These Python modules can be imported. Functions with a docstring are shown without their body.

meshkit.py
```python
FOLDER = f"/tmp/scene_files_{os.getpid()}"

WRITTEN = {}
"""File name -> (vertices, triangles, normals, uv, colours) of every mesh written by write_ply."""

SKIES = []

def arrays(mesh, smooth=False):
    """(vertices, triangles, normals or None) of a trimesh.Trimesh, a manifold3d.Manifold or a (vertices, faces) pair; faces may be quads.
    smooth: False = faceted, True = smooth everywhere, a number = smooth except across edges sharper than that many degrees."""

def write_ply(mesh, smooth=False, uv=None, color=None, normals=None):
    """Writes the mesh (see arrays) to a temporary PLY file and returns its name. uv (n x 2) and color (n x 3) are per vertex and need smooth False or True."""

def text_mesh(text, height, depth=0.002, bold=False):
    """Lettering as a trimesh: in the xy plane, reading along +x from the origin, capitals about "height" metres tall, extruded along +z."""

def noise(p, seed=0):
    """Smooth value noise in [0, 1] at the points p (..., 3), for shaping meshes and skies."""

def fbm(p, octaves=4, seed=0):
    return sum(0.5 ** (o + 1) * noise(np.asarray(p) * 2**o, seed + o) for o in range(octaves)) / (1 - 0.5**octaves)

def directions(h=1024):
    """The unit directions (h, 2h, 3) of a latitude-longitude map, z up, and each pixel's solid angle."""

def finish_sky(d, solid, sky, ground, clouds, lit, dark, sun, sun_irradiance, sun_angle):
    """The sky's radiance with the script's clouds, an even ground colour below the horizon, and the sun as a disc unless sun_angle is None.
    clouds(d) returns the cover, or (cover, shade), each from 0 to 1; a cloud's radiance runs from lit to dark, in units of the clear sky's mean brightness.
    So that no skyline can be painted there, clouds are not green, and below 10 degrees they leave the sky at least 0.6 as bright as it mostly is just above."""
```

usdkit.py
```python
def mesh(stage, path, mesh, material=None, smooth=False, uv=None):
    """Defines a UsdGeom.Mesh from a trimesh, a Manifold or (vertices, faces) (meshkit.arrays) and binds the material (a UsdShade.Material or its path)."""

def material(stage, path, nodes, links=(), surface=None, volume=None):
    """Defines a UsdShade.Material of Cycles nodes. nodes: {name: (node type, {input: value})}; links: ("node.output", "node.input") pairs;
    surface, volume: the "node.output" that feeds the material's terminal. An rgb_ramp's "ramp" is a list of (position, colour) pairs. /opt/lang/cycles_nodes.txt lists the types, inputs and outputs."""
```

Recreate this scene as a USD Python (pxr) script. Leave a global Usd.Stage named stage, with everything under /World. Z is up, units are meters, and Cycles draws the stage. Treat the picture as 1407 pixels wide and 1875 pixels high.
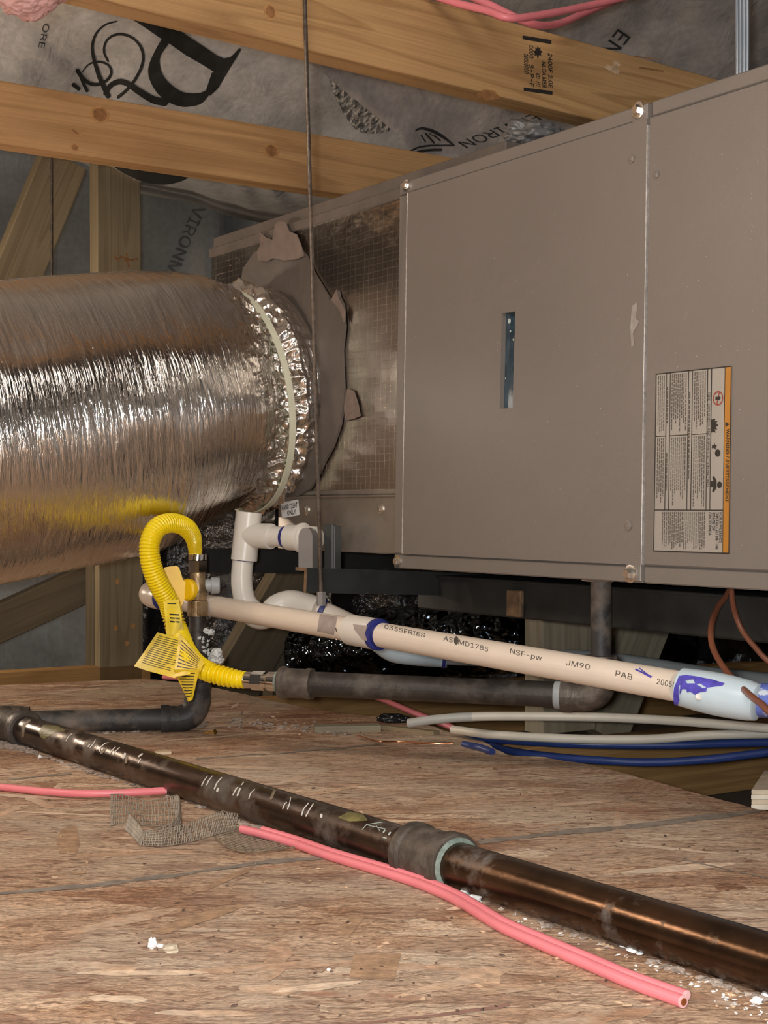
import math, numpy as np, trimesh, usdkit, meshkit
from pxr import Usd, UsdGeom, UsdLux, UsdShade, Sdf, Gf, Vt
from shapely.geometry import Polygon, LineString, Point, MultiPolygon, box as sbox
from shapely.ops import unary_union
from shapely import affinity

stage = Usd.Stage.CreateInMemory()
UsdGeom.SetStageUpAxis(stage, UsdGeom.Tokens.z)
UsdGeom.SetStageMetersPerUnit(stage, 1.0)
UsdGeom.Xform.Define(stage, '/World')
rng = np.random.default_rng(7)

# ------------------------------------------------------------------ camera, light, exposure
FPX, CX, CY, CAM_H = 2816.0, 703.5, 937.5, 0.272   # focal length in pixels of the 1407 x 1875 frame; camera height over the deck
cam = UsdGeom.Camera.Define(stage, '/World/camera')
cam.AddTranslateOp().Set(Gf.Vec3d(0, 0, CAM_H))
cam.AddRotateXOp().Set(90.0)
cam.CreateHorizontalApertureAttr(36.0)
cam.CreateVerticalApertureAttr(36.0 * 1875 / 1407)
cam.CreateFocalLengthAttr(36.0 * FPX / 1407)
cam.CreateClippingRangeAttr(Gf.Vec2f(0.02, 50))
cam.CreateExposureAttr(0.12)

def sphere_light(name, pos, radius, intensity, color):
    l = UsdLux.SphereLight.Define(stage, '/World/' + name)
    l.AddTranslateOp().Set(Gf.Vec3d(*pos))
    l.CreateRadiusAttr(radius); l.CreateIntensityAttr(intensity); l.CreateColorAttr(Gf.Vec3f(*color))
# the phone's own flash beside the lens, a lantern on the deck far left past the duct, a warm work lamp out of frame at the left over the duct, and the attic's lamp panel overhead behind the camera
sphere_light('phone_flash', (-0.028, -0.01, CAM_H + 0.012), 0.016, 4100.0, (0.97, 0.98, 1.0))
sphere_light('work_lamp', (-1.08, 1.33, 0.76), 0.05, 118.0, (1.0, 0.76, 0.56))
sphere_light('floor_lantern', (-1.15, 2.45, 0.40), 0.05, 125.0, (1.0, 0.82, 0.64))
pan = UsdLux.RectLight.Define(stage, '/World/attic_lamp_panel')
pan.AddTranslateOp().Set(Gf.Vec3d(-0.35, -0.25, 1.5)); pan.AddRotateXOp().Set(32.0)
pan.CreateWidthAttr(1.5); pan.CreateHeightAttr(0.8); pan.CreateIntensityAttr(6.2); pan.CreateColorAttr(Gf.Vec3f(1.0, 0.91, 0.82))
dome = UsdLux.DomeLight.Define(stage, '/World/ambient_daylight')
dome.CreateIntensityAttr(0.02); dome.CreateColorAttr(Gf.Vec3f(0.95, 0.97, 1.0))

# ------------------------------------------------------------------ geometry of the place, read off the photograph
def P(px, py, Y):
    return np.array([(px - CX) / FPX * Y, Y, CAM_H - (py - CY) / FPX * Y])
CAMP = np.array([0, 0, CAM_H])
def ray(px, py):
    return np.array([(px - CX) / FPX, 1.0, -(py - CY) / FPX])
def hit(px, py, p0, n):
    d = ray(px, py)
    return CAMP + d * (np.dot(np.asarray(p0) - CAMP, n) / np.dot(d, n))
def floor_at(px, py, z=0.0):
    return hit(px, py, (0, 0, z), np.array([0, 0, 1.0]))
def unit(v):
    v = np.asarray(v, float); return v / np.linalg.norm(v)
# the furnace face: origin at its lower left corner, E1 along it (to the right, towards us), E2 up, NF out of it
FO = P(721.5, 1040, 1.7755)
E1 = unit((1792.5, -2816, -8.5))
E2 = unit(P(735, 335, 1.7755) - FO); E2 = unit(E2 - E1 * E2.dot(E1))
NF = unit(np.cross(E1, E2))
def FP(u, v, d=0.0): return FO + E1 * u + E2 * v + NF * d
def face_hit(px, py, d=0.0): return hit(px, py, FO + NF * d, NF)
def FUV(px, py, d=0.0):
    q = face_hit(px, py, d) - FO
    return np.array([q.dot(E1), q.dot(E2)])
# the trusses stand square to that face, 24 inches apart
T1 = np.array([0.844, 0.537, 0.0]); T1 = unit(T1); TN = np.array([T1[1], -T1[0], 0.0])   # along a truss; out of it, towards us
def truss_point(k):
    a = np.array([-0.087, 1.72, 0.0])
    return a - TN * 0.61 * (k - 1)
def truss_hit(px, py, k, d=0.0): return hit(px, py, truss_point(k) + TN * d, TN)

# ------------------------------------------------------------------ writing prims
_used = {}
def numbered(parent, name):
    k = (parent, name); n = _used.get(k, -1) + 1; _used[k] = n
    return name if n == 0 else f'{name}_{n:03d}'
def setdata(prim, **kw):
    for k, v in kw.items():
        if v: prim.SetCustomDataByKey(k, v)
def as_vfu(m):
    """(vertices, faces, uv or None, smooth) of what the builders return"""
    if isinstance(m, dict): return m
    if hasattr(m, 'to_mesh'):
        q = m.to_mesh(); return dict(v=np.array(q.vert_properties[:, :3], float), f=np.array(q.tri_verts), uv=None, smooth=False)
    return dict(v=np.array(m.vertices, float), f=np.array(m.faces), uv=None, smooth=False)
def join(*ms):
    ms = [as_vfu(m) for m in ms if m is not None]
    v, f, uv, o = [], [], [], 0
    for m in ms:
        v.append(m['v']); f.append(np.asarray(m['f']) + o); o += len(m['v'])
        uv.append(m['uv'] if m.get('uv') is not None else np.zeros((len(m['v']), 2)))
    has = any(m.get('uv') is not None for m in ms)
    sm = [m.get('smooth') for m in ms]
    s = sm[0] if all(x == sm[0] for x in sm) else 35
    return dict(v=np.vstack(v), f=np.vstack(f), uv=np.vstack(uv) if has and s in (True, False) else None, smooth=s)
def write_mesh(path, m, material, offset):
    m = as_vfu(m)
    return usdkit.mesh(stage, path, (m['v'] - offset, m['f']), material, smooth=m.get('smooth', False), uv=m.get('uv'))

class Thing:
    def __init__(self, name, label=None, category=None, group=None, kind=None, base=None):
        self.name, self.meta, self.parts, self.base = name, dict(label=label, category=category, group=group, kind=kind), [], base
    def part(self, name, mesh, material, label=None, parent=None, kind=None):
        e = dict(name=name, m=as_vfu(mesh), mat=material, label=label, kind=kind, kids=[])
        (self.parts if parent is None else parent['kids']).append(e)
        return e
    def done(self, body=None):
        """body: (mesh, material) of a thing that is one mesh itself"""
        allv = [p['m']['v'] for p in self.parts] + [k['m']['v'] for p in self.parts for k in p['kids']]
        if body is not None: allv.append(as_vfu(body[0])['v'])
        allv = np.vstack(allv)
        lo, hi = allv.min(0), allv.max(0)
        b = np.array([(lo[0] + hi[0]) / 2, (lo[1] + hi[1]) / 2, lo[2]]) if self.base is None else np.asarray(self.base, float)
        path = '/World/' + numbered('', self.name)
        if body is not None:
            x = write_mesh(path, body[0], body[1], b)
        else:
            x = UsdGeom.Xform.Define(stage, path)
        UsdGeom.Xformable(x).AddTranslateOp().Set(Gf.Vec3d(*map(float, b)))
        setdata(x.GetPrim(), **self.meta)
        for p in self.parts:
            pp = path + '/' + numbered(path, p['name'])
            if p['kids']:
                q = write_mesh(pp, p['m'], p['mat'], b)
                for c in p['kids']:
                    cp = pp + '/' + numbered(pp, c['name'])
                    r = write_mesh(cp, c['m'], c['mat'], b); setdata(r.GetPrim(), label=c['label'], kind=c['kind'])
            else:
                q = write_mesh(pp, p['m'], p['mat'], b)
            setdata(q.GetPrim(), label=p['label'], kind=p['kind'])
        return path

# ------------------------------------------------------------------ mesh builders
def chbox(lo, hi, c=0.0):
    """an axis-aligned box with chamfered edges"""
    lo, hi = np.asarray(lo, float), np.asarray(hi, float)
    c = min(c, 0.49 * (hi - lo).min())
    if c <= 0:
        b = trimesh.creation.box(hi - lo); b.apply_translation((lo + hi) / 2); return as_vfu(b)
    pts = []
    for sx in (0, 1):
        for sy in (0, 1):
            for sz in (0, 1):
                q = np.array([(lo, hi)[sx][0], (lo, hi)[sy][1], (lo, hi)[sz][2]]); s = np.array([1 - 2 * sx, 1 - 2 * sy, 1 - 2 * sz])
                for k in range(3):
                    e = s * c; e = e.copy(); e[k] = 0; pts.append(q + e)
    return as_vfu(trimesh.convex.convex_hull(np.array(pts)))
def placed(m, o, x, y, z):
    m = as_vfu(m); M = np.stack([x, y, z], 1)
    f = m['f'] if np.linalg.det(M) > 0 else m['f'][:, ::-1]
    return dict(m, v=m['v'] @ M.T + np.asarray(o), f=f)
def facebox(u0, u1, v0, v1, d0, d1, c=0.0):
    """a box in the frame of the furnace face"""
    return placed(chbox((u0, v0, d0), (u1, v1, d1), c), FO, E1, E2, NF)
def board(p0, p1, wdir, w, tdir, t, rnd=0.002):
    """a sawn board from p0 to p1 (the middle of its front face), w wide along wdir, t thick along tdir (backwards); uv runs along the grain"""
    p0, p1 = np.asarray(p0, float), np.asarray(p1, float)
    x = unit(p1 - p0); L = np.linalg.norm(p1 - p0)
    y = unit(np.asarray(wdir) - x * np.dot(wdir, x)); z = unit(np.asarray(tdir) - x * np.dot(tdir, x) - y * np.dot(tdir, y))
    # rounded cross section, with its own girth as v
    q = []
    for cx_, cy_, a0 in ((w / 2 - rnd, rnd, -90), (w / 2 - rnd, t - rnd, 0), (-w / 2 + rnd, t - rnd, 90), (-w / 2 + rnd, rnd, 180)):
        for a in (0, 30, 60, 90):
            r = math.radians(a0 + a); q.append((cx_ + rnd * math.cos(r), cy_ + rnd * math.sin(r)))
    q = np.array(q); n = len(q)
    q2 = np.vstack([q, q[:1]]); g = np.concatenate([[0], np.cumsum(np.linalg.norm(np.diff(q2, axis=0), axis=1))])
    V, UV = [], []
    for s in (0, L):
        for k in range(n + 1):
            V.append(p0 + x * s + y * q2[k, 0] + z * q2[k, 1]); UV.append((s, g[k]))
    F = []
    for k in range(n):
        a, b, c, d = k, k + 1, n + 1 + k + 1, n + 1 + k
        F += [(a, b, c), (a, c, d)]
    for s in (0, 1):
        o = len(V)
        for k in range(n):
            V.append(p0 + x * (L * s) + y * q[k, 0] + z * q[k, 1]); UV.append((q[k, 0] * 0.12, q[k, 1]))
        for k in range(1, n - 1):
            F.append((o, o + k, o + k + 1))
    V, F = np.array(V), np.array(F)
    m = trimesh.Trimesh(V, F, process=False)
    cen = V.mean(0); nr = m.face_normals; fc = V[F].mean(1)
    flip = ((fc - (cen + np.outer((fc - cen) @ x, x))) * nr).sum(1) < 0
    ends = np.abs(nr @ x) > 0.9
    flip[ends] = ((fc[ends] - cen) * nr[ends]).sum(1) < 0
    F[flip] = F[flip][:, ::-1]
    return dict(v=V, f=F, uv=np.array(UV), smooth=True)
def smooth_path(pts, n=60):
    """Catmull-Rom through the points, evenly resampled"""
    p = np.asarray(pts, float)
    q = np.vstack([2 * p[0] - p[1], p, 2 * p[-1] - p[-2]]); out = []
    for i in range(1, len(q) - 2):
        for t in np.linspace(0, 1, 24, endpoint=False):
            a, b, c, d = q[i - 1], q[i], q[i + 1], q[i + 2]
            out.append(0.5 * (2 * b + (c - a) * t + (2 * a - 5 * b + 4 * c - d) * t * t + (3 * b - a - 3 * c + d) * t ** 3))
    out.append(p[-1]); out = np.array(out)
    s = np.concatenate([[0], np.cumsum(np.linalg.norm(np.diff(out, axis=0), axis=1))])
    return np.stack([np.interp(np.linspace(0, s[-1], n), s, out[:, k]) for k in range(p.shape[1])], 1)
def tube(path, r, sides=20, caps=True, flat=None):
    """a tube along the path with parallel-transported rings; r may vary along it; uv = (length, girth)"""
    p = np.asarray(path, float); n = len(p); r = np.broadcast_to(np.asarray(r, float), (n,))
    t = np.gradient(p, axis=0); t /= np.linalg.norm(t, axis=1, keepdims=True)
    a = np.cross(t[0], (0, 0, 1.0) if abs(t[0][2]) < 0.9 else (1.0, 0, 0)); a = unit(a); A = [a]
    for i in range(1, n):
        a = a - t[i] * a.dot(t[i]); a = unit(a); A.append(a)
    A = np.array(A); B = np.cross(t, A)
    th = np.linspace(0, 2 * np.pi, sides + 1)
    V = p[:, None] + r[:, None, None] * (np.cos(th)[None, :, None] * A[:, None] + np.sin(th)[None, :, None] * B[:, None])
    s = np.concatenate([[0], np.cumsum(np.linalg.norm(np.diff(p, axis=0), axis=1))])
    UV = np.stack(np.broadcast_arrays(s[:, None], th[None] * r.mean()), -1)
    V, UV = V.reshape(-1, 3), UV.reshape(-1, 2)
    i, j = np.meshgrid(np.arange(n - 1), np.arange(sides), indexing='ij'); k = sides + 1
    F = np.stack([i * k + j, i * k + j + 1, (i + 1) * k + j + 1, (i + 1) * k + j], -1).reshape(-1, 4)
    F = np.vstack([F[:, [0, 1, 2]], F[:, [0, 2, 3]]])
    if caps:
        for e, rev in ((0, True), (n - 1, False)):
            o = len(V); ring = V.reshape(-1, 3)[e * k:e * k + sides]
            V = np.vstack([V, ring, p[e][None]]); UV = np.vstack([UV, np.zeros((sides + 1, 2))])
            c = np.array([(o + q, o + (q + 1) % sides, o + sides) for q in range(sides)])
            F = np.vstack([F, c[:, ::-1] if rev else c])
    return dict(v=V, f=F, uv=UV, smooth=True)
def lathe(o, d, prof, sides=32, smooth=35, hexed=False):
    """profile [(distance along d, radius)] turned about the axis; hexed makes six flats"""
    o, d = np.asarray(o, float), unit(d)
    a = unit(np.cross(d, (0, 0, 1.0) if abs(d[2]) < 0.9 else (1.0, 0, 0))); b = np.cross(d, a)
    if hexed: sides = 6
    th = np.arange(sides) * 2 * np.pi / sides + (0.25 if hexed else 0)
    V, F = [], []
    for s, r in prof:
        V.append(o + d * s + r * (np.cos(th)[:, None] * a + np.sin(th)[:, None] * b))
    n = len(prof)
    V.append((o + d * prof[0][0])[None]); V.append((o + d * prof[-1][0])[None])
    for i in range(n - 1):
        for j in range(sides):
            k = (j + 1) % sides
            F += [(i * sides + j, i * sides + k, (i + 1) * sides + k), (i * sides + j, (i + 1) * sides + k, (i + 1) * sides + j)]
    c0, c1 = n * sides, n * sides + 1
    for j in range(sides):
        k = (j + 1) % sides
        F += [(c0, k, j), (c1, (n - 1) * sides + j, (n - 1) * sides + k)]
    return dict(v=np.vstack(V), f=np.array(F), uv=None, smooth=smooth)
def extrude(poly, depth):
    gs = [g for g in getattr(poly, 'geoms', [poly]) if g.geom_type == 'Polygon' and g.area > 0]
    return trimesh.util.concatenate([trimesh.creation.extrude_polygon(g, depth, engine='earcut') for g in gs])
def tri_poly(g):
    v, f = trimesh.creation.triangulate_polygon(g, engine='earcut'); return np.asarray(v), np.asarray(f)
def decal(poly, fn, cell=None, thick=0.0):
    """a flat print or patch: the polygon (pixels of the photograph, or any 2-D coordinates) laid on a surface by fn(x, y, lift) -> points.
    cell: grid to bend it over a curved surface; thick: closes it into a sheet of that thickness"""
    gs = [g for g in getattr(poly, 'geoms', [poly]) if g.geom_type == 'Polygon' and g.area > 1e-12]
    if cell:
        cells = []
        for g in gs:
            x0, y0, x1, y1 = g.bounds
            for a in np.arange(math.floor(x0 / cell) * cell, x1, cell):
                for b in np.arange(math.floor(y0 / cell) * cell, y1, cell):
                    q = g.intersection(sbox(a, b, a + cell, b + cell))
                    cells += [h for h in getattr(q, 'geoms', [q]) if h.geom_type == 'Polygon' and h.area > 1e-9]
        tris = cells
    else:
        tris = gs
    V, F, o = [], [], 0
    for g in tris:
        try: v, f = tri_poly(g)
        except Exception: continue
        if not len(f): continue
        V.append(v); F.append(f + o); o += len(v)
    v2, F = np.vstack(V), np.vstack(F)
    top = fn(v2[:, 0], v2[:, 1], thick)
    if thick <= 0:
        return dict(v=top, f=F, uv=v2.copy(), smooth=False)
    bot = fn(v2[:, 0], v2[:, 1], 0.0)
    V, FF, o = [top, bot], [F, F[:, ::-1] + len(top)], 2 * len(top)
    for g in gs:
        for ring in [g.exterior, *g.interiors]:
            c = np.array(ring.coords)
            if cell:
                L = LineString(c); c = np.array([L.interpolate(s).coords[0] for s in np.linspace(0, L.length, max(8, int(L.length / cell * 2)))])
            a, b = fn(c[:, 0], c[:, 1], thick), fn(c[:, 0], c[:, 1], 0.0); n = len(c)
            V += [a, b]; i = np.arange(n - 1)
            FF += [np.stack([o + i, o + i + 1, o + n + i + 1], 1), np.stack([o + i, o + n + i + 1, o + n + i], 1)]; o += 2 * n
    return dict(v=np.vstack(V), f=np.vstack(FF), uv=None, smooth=False)
def plane_fn(p0, n, lift=0.0003):
    p0, n = np.asarray(p0, float), unit(n)
    def fn(x, y, t):
        d = np.stack([(np.asarray(x) - CX) / FPX, np.ones(np.shape(x)), -(np.asarray(y) - CY) / FPX], -1)
        k = np.dot(p0 - CAMP, n) / (d @ n)
        return CAMP + d * k[..., None] + n * (lift + t)
    return fn
def cyl_fn(p0, axis, r, lift=0.0002):
    """pixels to the near side of a round pipe"""
    p0, a = np.asarray(p0, float), unit(axis)
    def fn(x, y, t):
        d = np.stack([(np.asarray(x) - CX) / FPX, np.ones(np.shape(x)), -(np.asarray(y) - CY) / FPX], -1)
        d /= np.linalg.norm(d, axis=-1, keepdims=True)
        oc = CAMP - p0; dp = d - (d @ a)[..., None] * a; op = oc - oc.dot(a) * a
        A = (dp * dp).sum(-1); B = 2 * dp @ op; Cc = op.dot(op) - (r) ** 2
        disc = np.maximum(B * B - 4 * A * Cc, 0)
        k = (-B - np.sqrt(disc)) / (2 * A)
        q = CAMP + d * k[..., None]; ax = p0 + ((q - p0) @ a)[..., None] * a
        nn = q - ax; nn /= np.linalg.norm(nn, axis=-1, keepdims=True)
        return ax + nn * (r + lift + t)
    return fn
def stroke(pts, w, cap='round'):
    """a drawn line of width w (or widths given per point) as a polygon"""
    if np.ndim(w) == 0: return LineString(pts).buffer(w / 2, cap_style=cap)
    return unary_union([LineString([pts[i], pts[i + 1]]).buffer((w[i] + w[i + 1]) / 4) for i in range(len(pts) - 1)])
def spline2(pts, n=40): return smooth_path(np.asarray(pts, float), n)
_tc = {}
def text_poly(s, bold=False):
    """lettering as shapely polygons, capitals 1 tall, from (0, 0) along +x, y up"""
    if (s, bold) not in _tc:
        m = meshkit.text_mesh(s, 1.0, 0.1, bold)
        top = m.vertices[m.faces][(m.face_normals[:, 2] > 0.9)][:, :, :2]
        _tc[s, bold] = unary_union([Polygon(t).buffer(0.002) for t in top])
    return _tc[s, bold]
def put_text(s, o, along, up, h, bold=False, width=None):
    """text polygon in any 2-D frame: from o, running along 'along', letter tops towards 'up'"""
    t = text_poly(s, bold); a, u = unit(along), unit(up)
    sx = h if width is None else width / t.bounds[2]
    return affinity.affine_transform(t, [a[0] * sx, u[0] * h, a[1] * sx, u[1] * h, o[0], o[1]])
def on_face_coords(d, lift=0.0003):
    """2-D coordinates (u, v) in the furnace face frame"""
    def fn(x, y, t):
        return FO + np.outer(x, E1) + np.outer(y, E2) + NF * (d + lift + t)
    return fn

# ------------------------------------------------------------------ materials
def M(name): return '/World/Looks/' + name
UsdGeom.Scope.Define(stage, '/World/Looks')
def lin(r, g, b):
    f = lambda c: (c / 255 / 12.92) if c / 255 <= 0.04045 else ((c / 255 + 0.055) / 1.055) ** 2.4
    return np.array([f(r), f(g), f(b)])
def plain(name, col, rough=0.5, metal=0.0, var=0.15, scale=25.0, bump=0.0, bscale=250.0, spec=0.5, dust=None, dust_at=(0.55, 0.7), dscale=9.0, rvar=0.0, coat=0.0, extra=None):
    """a painted, moulded or cast surface: colour mottled by noise, fine relief, and patches of dust or rust"""
    col = np.asarray(col, float)
    n = {'g': ('geometry', {}), 'n': ('noise_texture', {'scale': scale, 'detail': 5.0, 'roughness': 0.6}),
         'r': ('rgb_ramp', {'ramp': [(0.3, tuple(col * (1 - var))), (0.7, tuple(np.minimum(col * (1 + var), 1)))]}),
         'p': ('principled_bsdf', {'roughness': rough, 'metallic': metal, 'specular_ior_level': spec, 'coat_weight': coat})}
    l = [('g.position', 'n.vector'), ('n.fac', 'r.fac')]
    out = 'r.color'
    if dust is not None:
        n['dn'] = ('noise_texture', {'scale': dscale, 'detail': 7.0, 'roughness': 0.65})
        n['dr'] = ('map_range', {'from_min': dust_at[0], 'from_max': dust_at[1], 'clamp': True})
        n['dm'] = ('mix_color', {'b': tuple(dust)})
        l += [('g.position', 'dn.vector'), ('dn.fac', 'dr.value'), ('dr.result', 'dm.fac'), ('r.color', 'dm.a')]
        out = 'dm.result'
        n['rr'] = ('mix_float', {'a': rough, 'b': 0.85}); l += [('dr.result', 'rr.fac'), ('rr.result', 'p.roughness')]
        if metal > 0:
            n['mr'] = ('mix_float', {'a': metal, 'b': 0.0}); l += [('dr.result', 'mr.fac'), ('mr.result', 'p.metallic')]
    elif rvar:
        n['rn'] = ('map_range', {'from_min': 0.3, 'from_max': 0.7, 'to_min': rough - rvar, 'to_max': rough + rvar})
        l += [('n.fac', 'rn.value'), ('rn.result', 'p.roughness')]
    l.append((out, 'p.base_color'))
    if bump:
        n['bn'] = ('noise_texture', {'scale': bscale, 'detail': 4.0}); n['b'] = ('bump', {'distance': bump, 'strength': 1.0})
        l += [('g.position', 'bn.vector'), ('bn.fac', 'b.height'), ('b.normal', 'p.normal')]
    return usdkit.material(stage, M(name), n, l, surface='p.BSDF')
def wood(name, light, dark, fine=70.0, rough=0.6, seed=0.0):
    """sawn softwood: growth rings as bent bands along the grain (uv), fine fibres, faint resin streaks"""
    n = {'uv': ('uvmap', {'attribute': 'st'}), 'm1': ('mapping', {'scale': (1.3, 18.0, 1.0), 'location': (seed, seed, 0)}), 'n1': ('noise_texture', {'scale': 1.0, 'detail': 2.0, 'roughness': 0.4, 'distortion': 0.4}),
         'k': ('math', {'math_type': 'multiply', 'value2': 7.5}), 'f': ('math', {'math_type': 'fraction'}), 'r1': ('rgb_ramp', {'ramp': [(0.0, tuple(light * 1.04)), (0.45, tuple(light)), (0.82, tuple(light * 0.45 + dark * 0.55)), (0.94, tuple(light * 0.7 + dark * 0.3)), (1.0, tuple(light))]}),
         'm2': ('mapping', {'scale': (5.0, fine * 6, 1.0)}), 'n2': ('noise_texture', {'scale': 1.0, 'detail': 4.0, 'roughness': 0.65}), 'r2': ('rgb_ramp', {'ramp': [(0.3, (0.82, 0.8, 0.77)), (0.65, (1.05, 1.04, 1.02))]}),
         'mx': ('mix_color', {'blend_type': 'multiply', 'fac': 1.0, 'use_clamp': False}), 'g': ('geometry', {}), 'n3': ('noise_texture', {'scale': 4.0, 'detail': 4.0}), 'r3': ('rgb_ramp', {'ramp': [(0.35, (0.84, 0.82, 0.8)), (0.65, (1.04, 1.03, 1.0))]}),
         'mx2': ('mix_color', {'blend_type': 'multiply', 'fac': 1.0, 'use_clamp': False}), 'b': ('bump', {'distance': 0.0004, 'strength': 0.6}), 'p': ('principled_bsdf', {'roughness': rough, 'specular_ior_level': 0.3})}
    l = [('uv.UV', 'm1.vector'), ('m1.vector', 'n1.vector'), ('n1.fac', 'k.value1'), ('k.value', 'f.value1'), ('f.value', 'r1.fac'), ('uv.UV', 'm2.vector'), ('m2.vector', 'n2.vector'), ('n2.fac', 'r2.fac'),
         ('r1.color', 'mx.a'), ('r2.color', 'mx.b'), ('g.position', 'n3.vector'), ('n3.fac', 'r3.fac'), ('mx.result', 'mx2.a'), ('r3.color', 'mx2.b'), ('mx2.result', 'p.base_color'), ('n2.fac', 'b.height'), ('b.normal', 'p.normal')]
    return usdkit.material(stage, M(name), n, l, surface='p.BSDF')

m_paint = plain('furnace_paint', (0.172, 0.150, 0.131), 0.42, var=0.05, scale=6, bump=0.00012, bscale=900, dust=(0.27, 0.245, 0.22), dust_at=(0.68, 0.9), dscale=26)
m_dark_gap = plain('shadow_gap', (0.012, 0.011, 0.010), 0.8, var=0.1)
m_groove = plain('groove', (0.05, 0.045, 0.04), 0.7)
m_worn = plain('worn_edge', (0.42, 0.39, 0.36), 0.45, metal=0.3, var=0.3, scale=200)
m_scuff = plain('paint_scuff', (0.29, 0.262, 0.235), 0.6, var=0.2, scale=150)
m_zinc = plain('zinc', (0.80, 0.79, 0.76), 0.22, metal=1.0, var=0.1)
m_sight = usdkit.material(stage, M('sight_glass'), {'g': ('geometry', {}), 'n': ('noise_texture', {'scale': 60.0, 'detail': 4.0}), 'r': ('rgb_ramp', {'ramp': [(0.4, (0.018, 0.035, 0.05)), (0.75, (0.05, 0.085, 0.11))]}), 'p': ('principled_bsdf', {'roughness': 0.12, 'coat_weight': 0.6})},
                          [('g.position', 'n.vector'), ('n.fac', 'r.fac'), ('r.color', 'p.base_color')], surface='p.BSDF')
m_dustspot = plain('dust_spot', (0.42, 0.48, 0.44), 0.9)
m_label_paper = plain('label_paper', (0.33, 0.30, 0.26), 0.4, var=0.04, scale=12)
m_label_orange = plain('label_orange', (0.40, 0.17, 0.02), 0.45, var=0.08)
m_ink = plain('black_ink', (0.022, 0.018, 0.015), 0.6, var=0.2)
m_ink_soft = plain('grey_ink', (0.085, 0.07, 0.058), 0.6, var=0.2)
m_ink_red = plain('red_ink', (0.26, 0.05, 0.03), 0.6)
m_black_steel = plain('black_steel', (0.022, 0.023, 0.022), 0.55, var=0.3, spec=0.35, dust=(0.07, 0.062, 0.052), dust_at=(0.62, 0.85), dscale=30)
m_rust = plain('rusty_edge', (0.16, 0.095, 0.05), 0.8, var=0.4, scale=120)
m_rod = plain('threaded_steel', (0.16, 0.135, 0.115), 0.42, metal=0.75, var=0.4, scale=160, dust=(0.13, 0.085, 0.05), dust_at=(0.5, 0.75), dscale=60)
m_pipe = plain('black_pipe', (0.085, 0.056, 0.040), 0.27, metal=0.85, var=0.45, scale=22, spec=0.5, rvar=0.06, dust=(0.12, 0.10, 0.082), dust_at=(0.50, 0.68), dscale=20, bump=0.00015, bscale=300)
m_pipe_right = plain('black_pipe_worn', (0.10, 0.058, 0.034), 0.25, metal=0.9, var=0.5, scale=18, rvar=0.05, dust=(0.17, 0.165, 0.155), dust_at=(0.54, 0.70), dscale=17, bump=0.00012, bscale=260)
m_pipe_dusty = plain('dusty_gas_pipe', (0.05, 0.044, 0.038), 0.5, metal=0.5, var=0.3, scale=40, dust=(0.13, 0.11, 0.09), dust_at=(0.5, 0.75), dscale=25, bump=0.0002, bscale=400)
m_pipe_floor = plain('dusty_floor_pipe', (0.045, 0.043, 0.042), 0.55, metal=0.3, var=0.3, scale=40, dust=(0.20, 0.16, 0.125), dust_at=(0.47, 0.70), dscale=22, bump=0.0002, bscale=400)
m_cast = plain('cast_coupling', (0.095, 0.078, 0.064), 0.5, metal=0.45, var=0.35, scale=60, dust=(0.17, 0.14, 0.115), dust_at=(0.5, 0.75), dscale=40, bump=0.0005, bscale=220)
m_sealant = plain('thread_sealant', (0.19, 0.235, 0.20), 0.7, var=0.4, scale=150, bump=0.0006, bscale=300)
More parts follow.
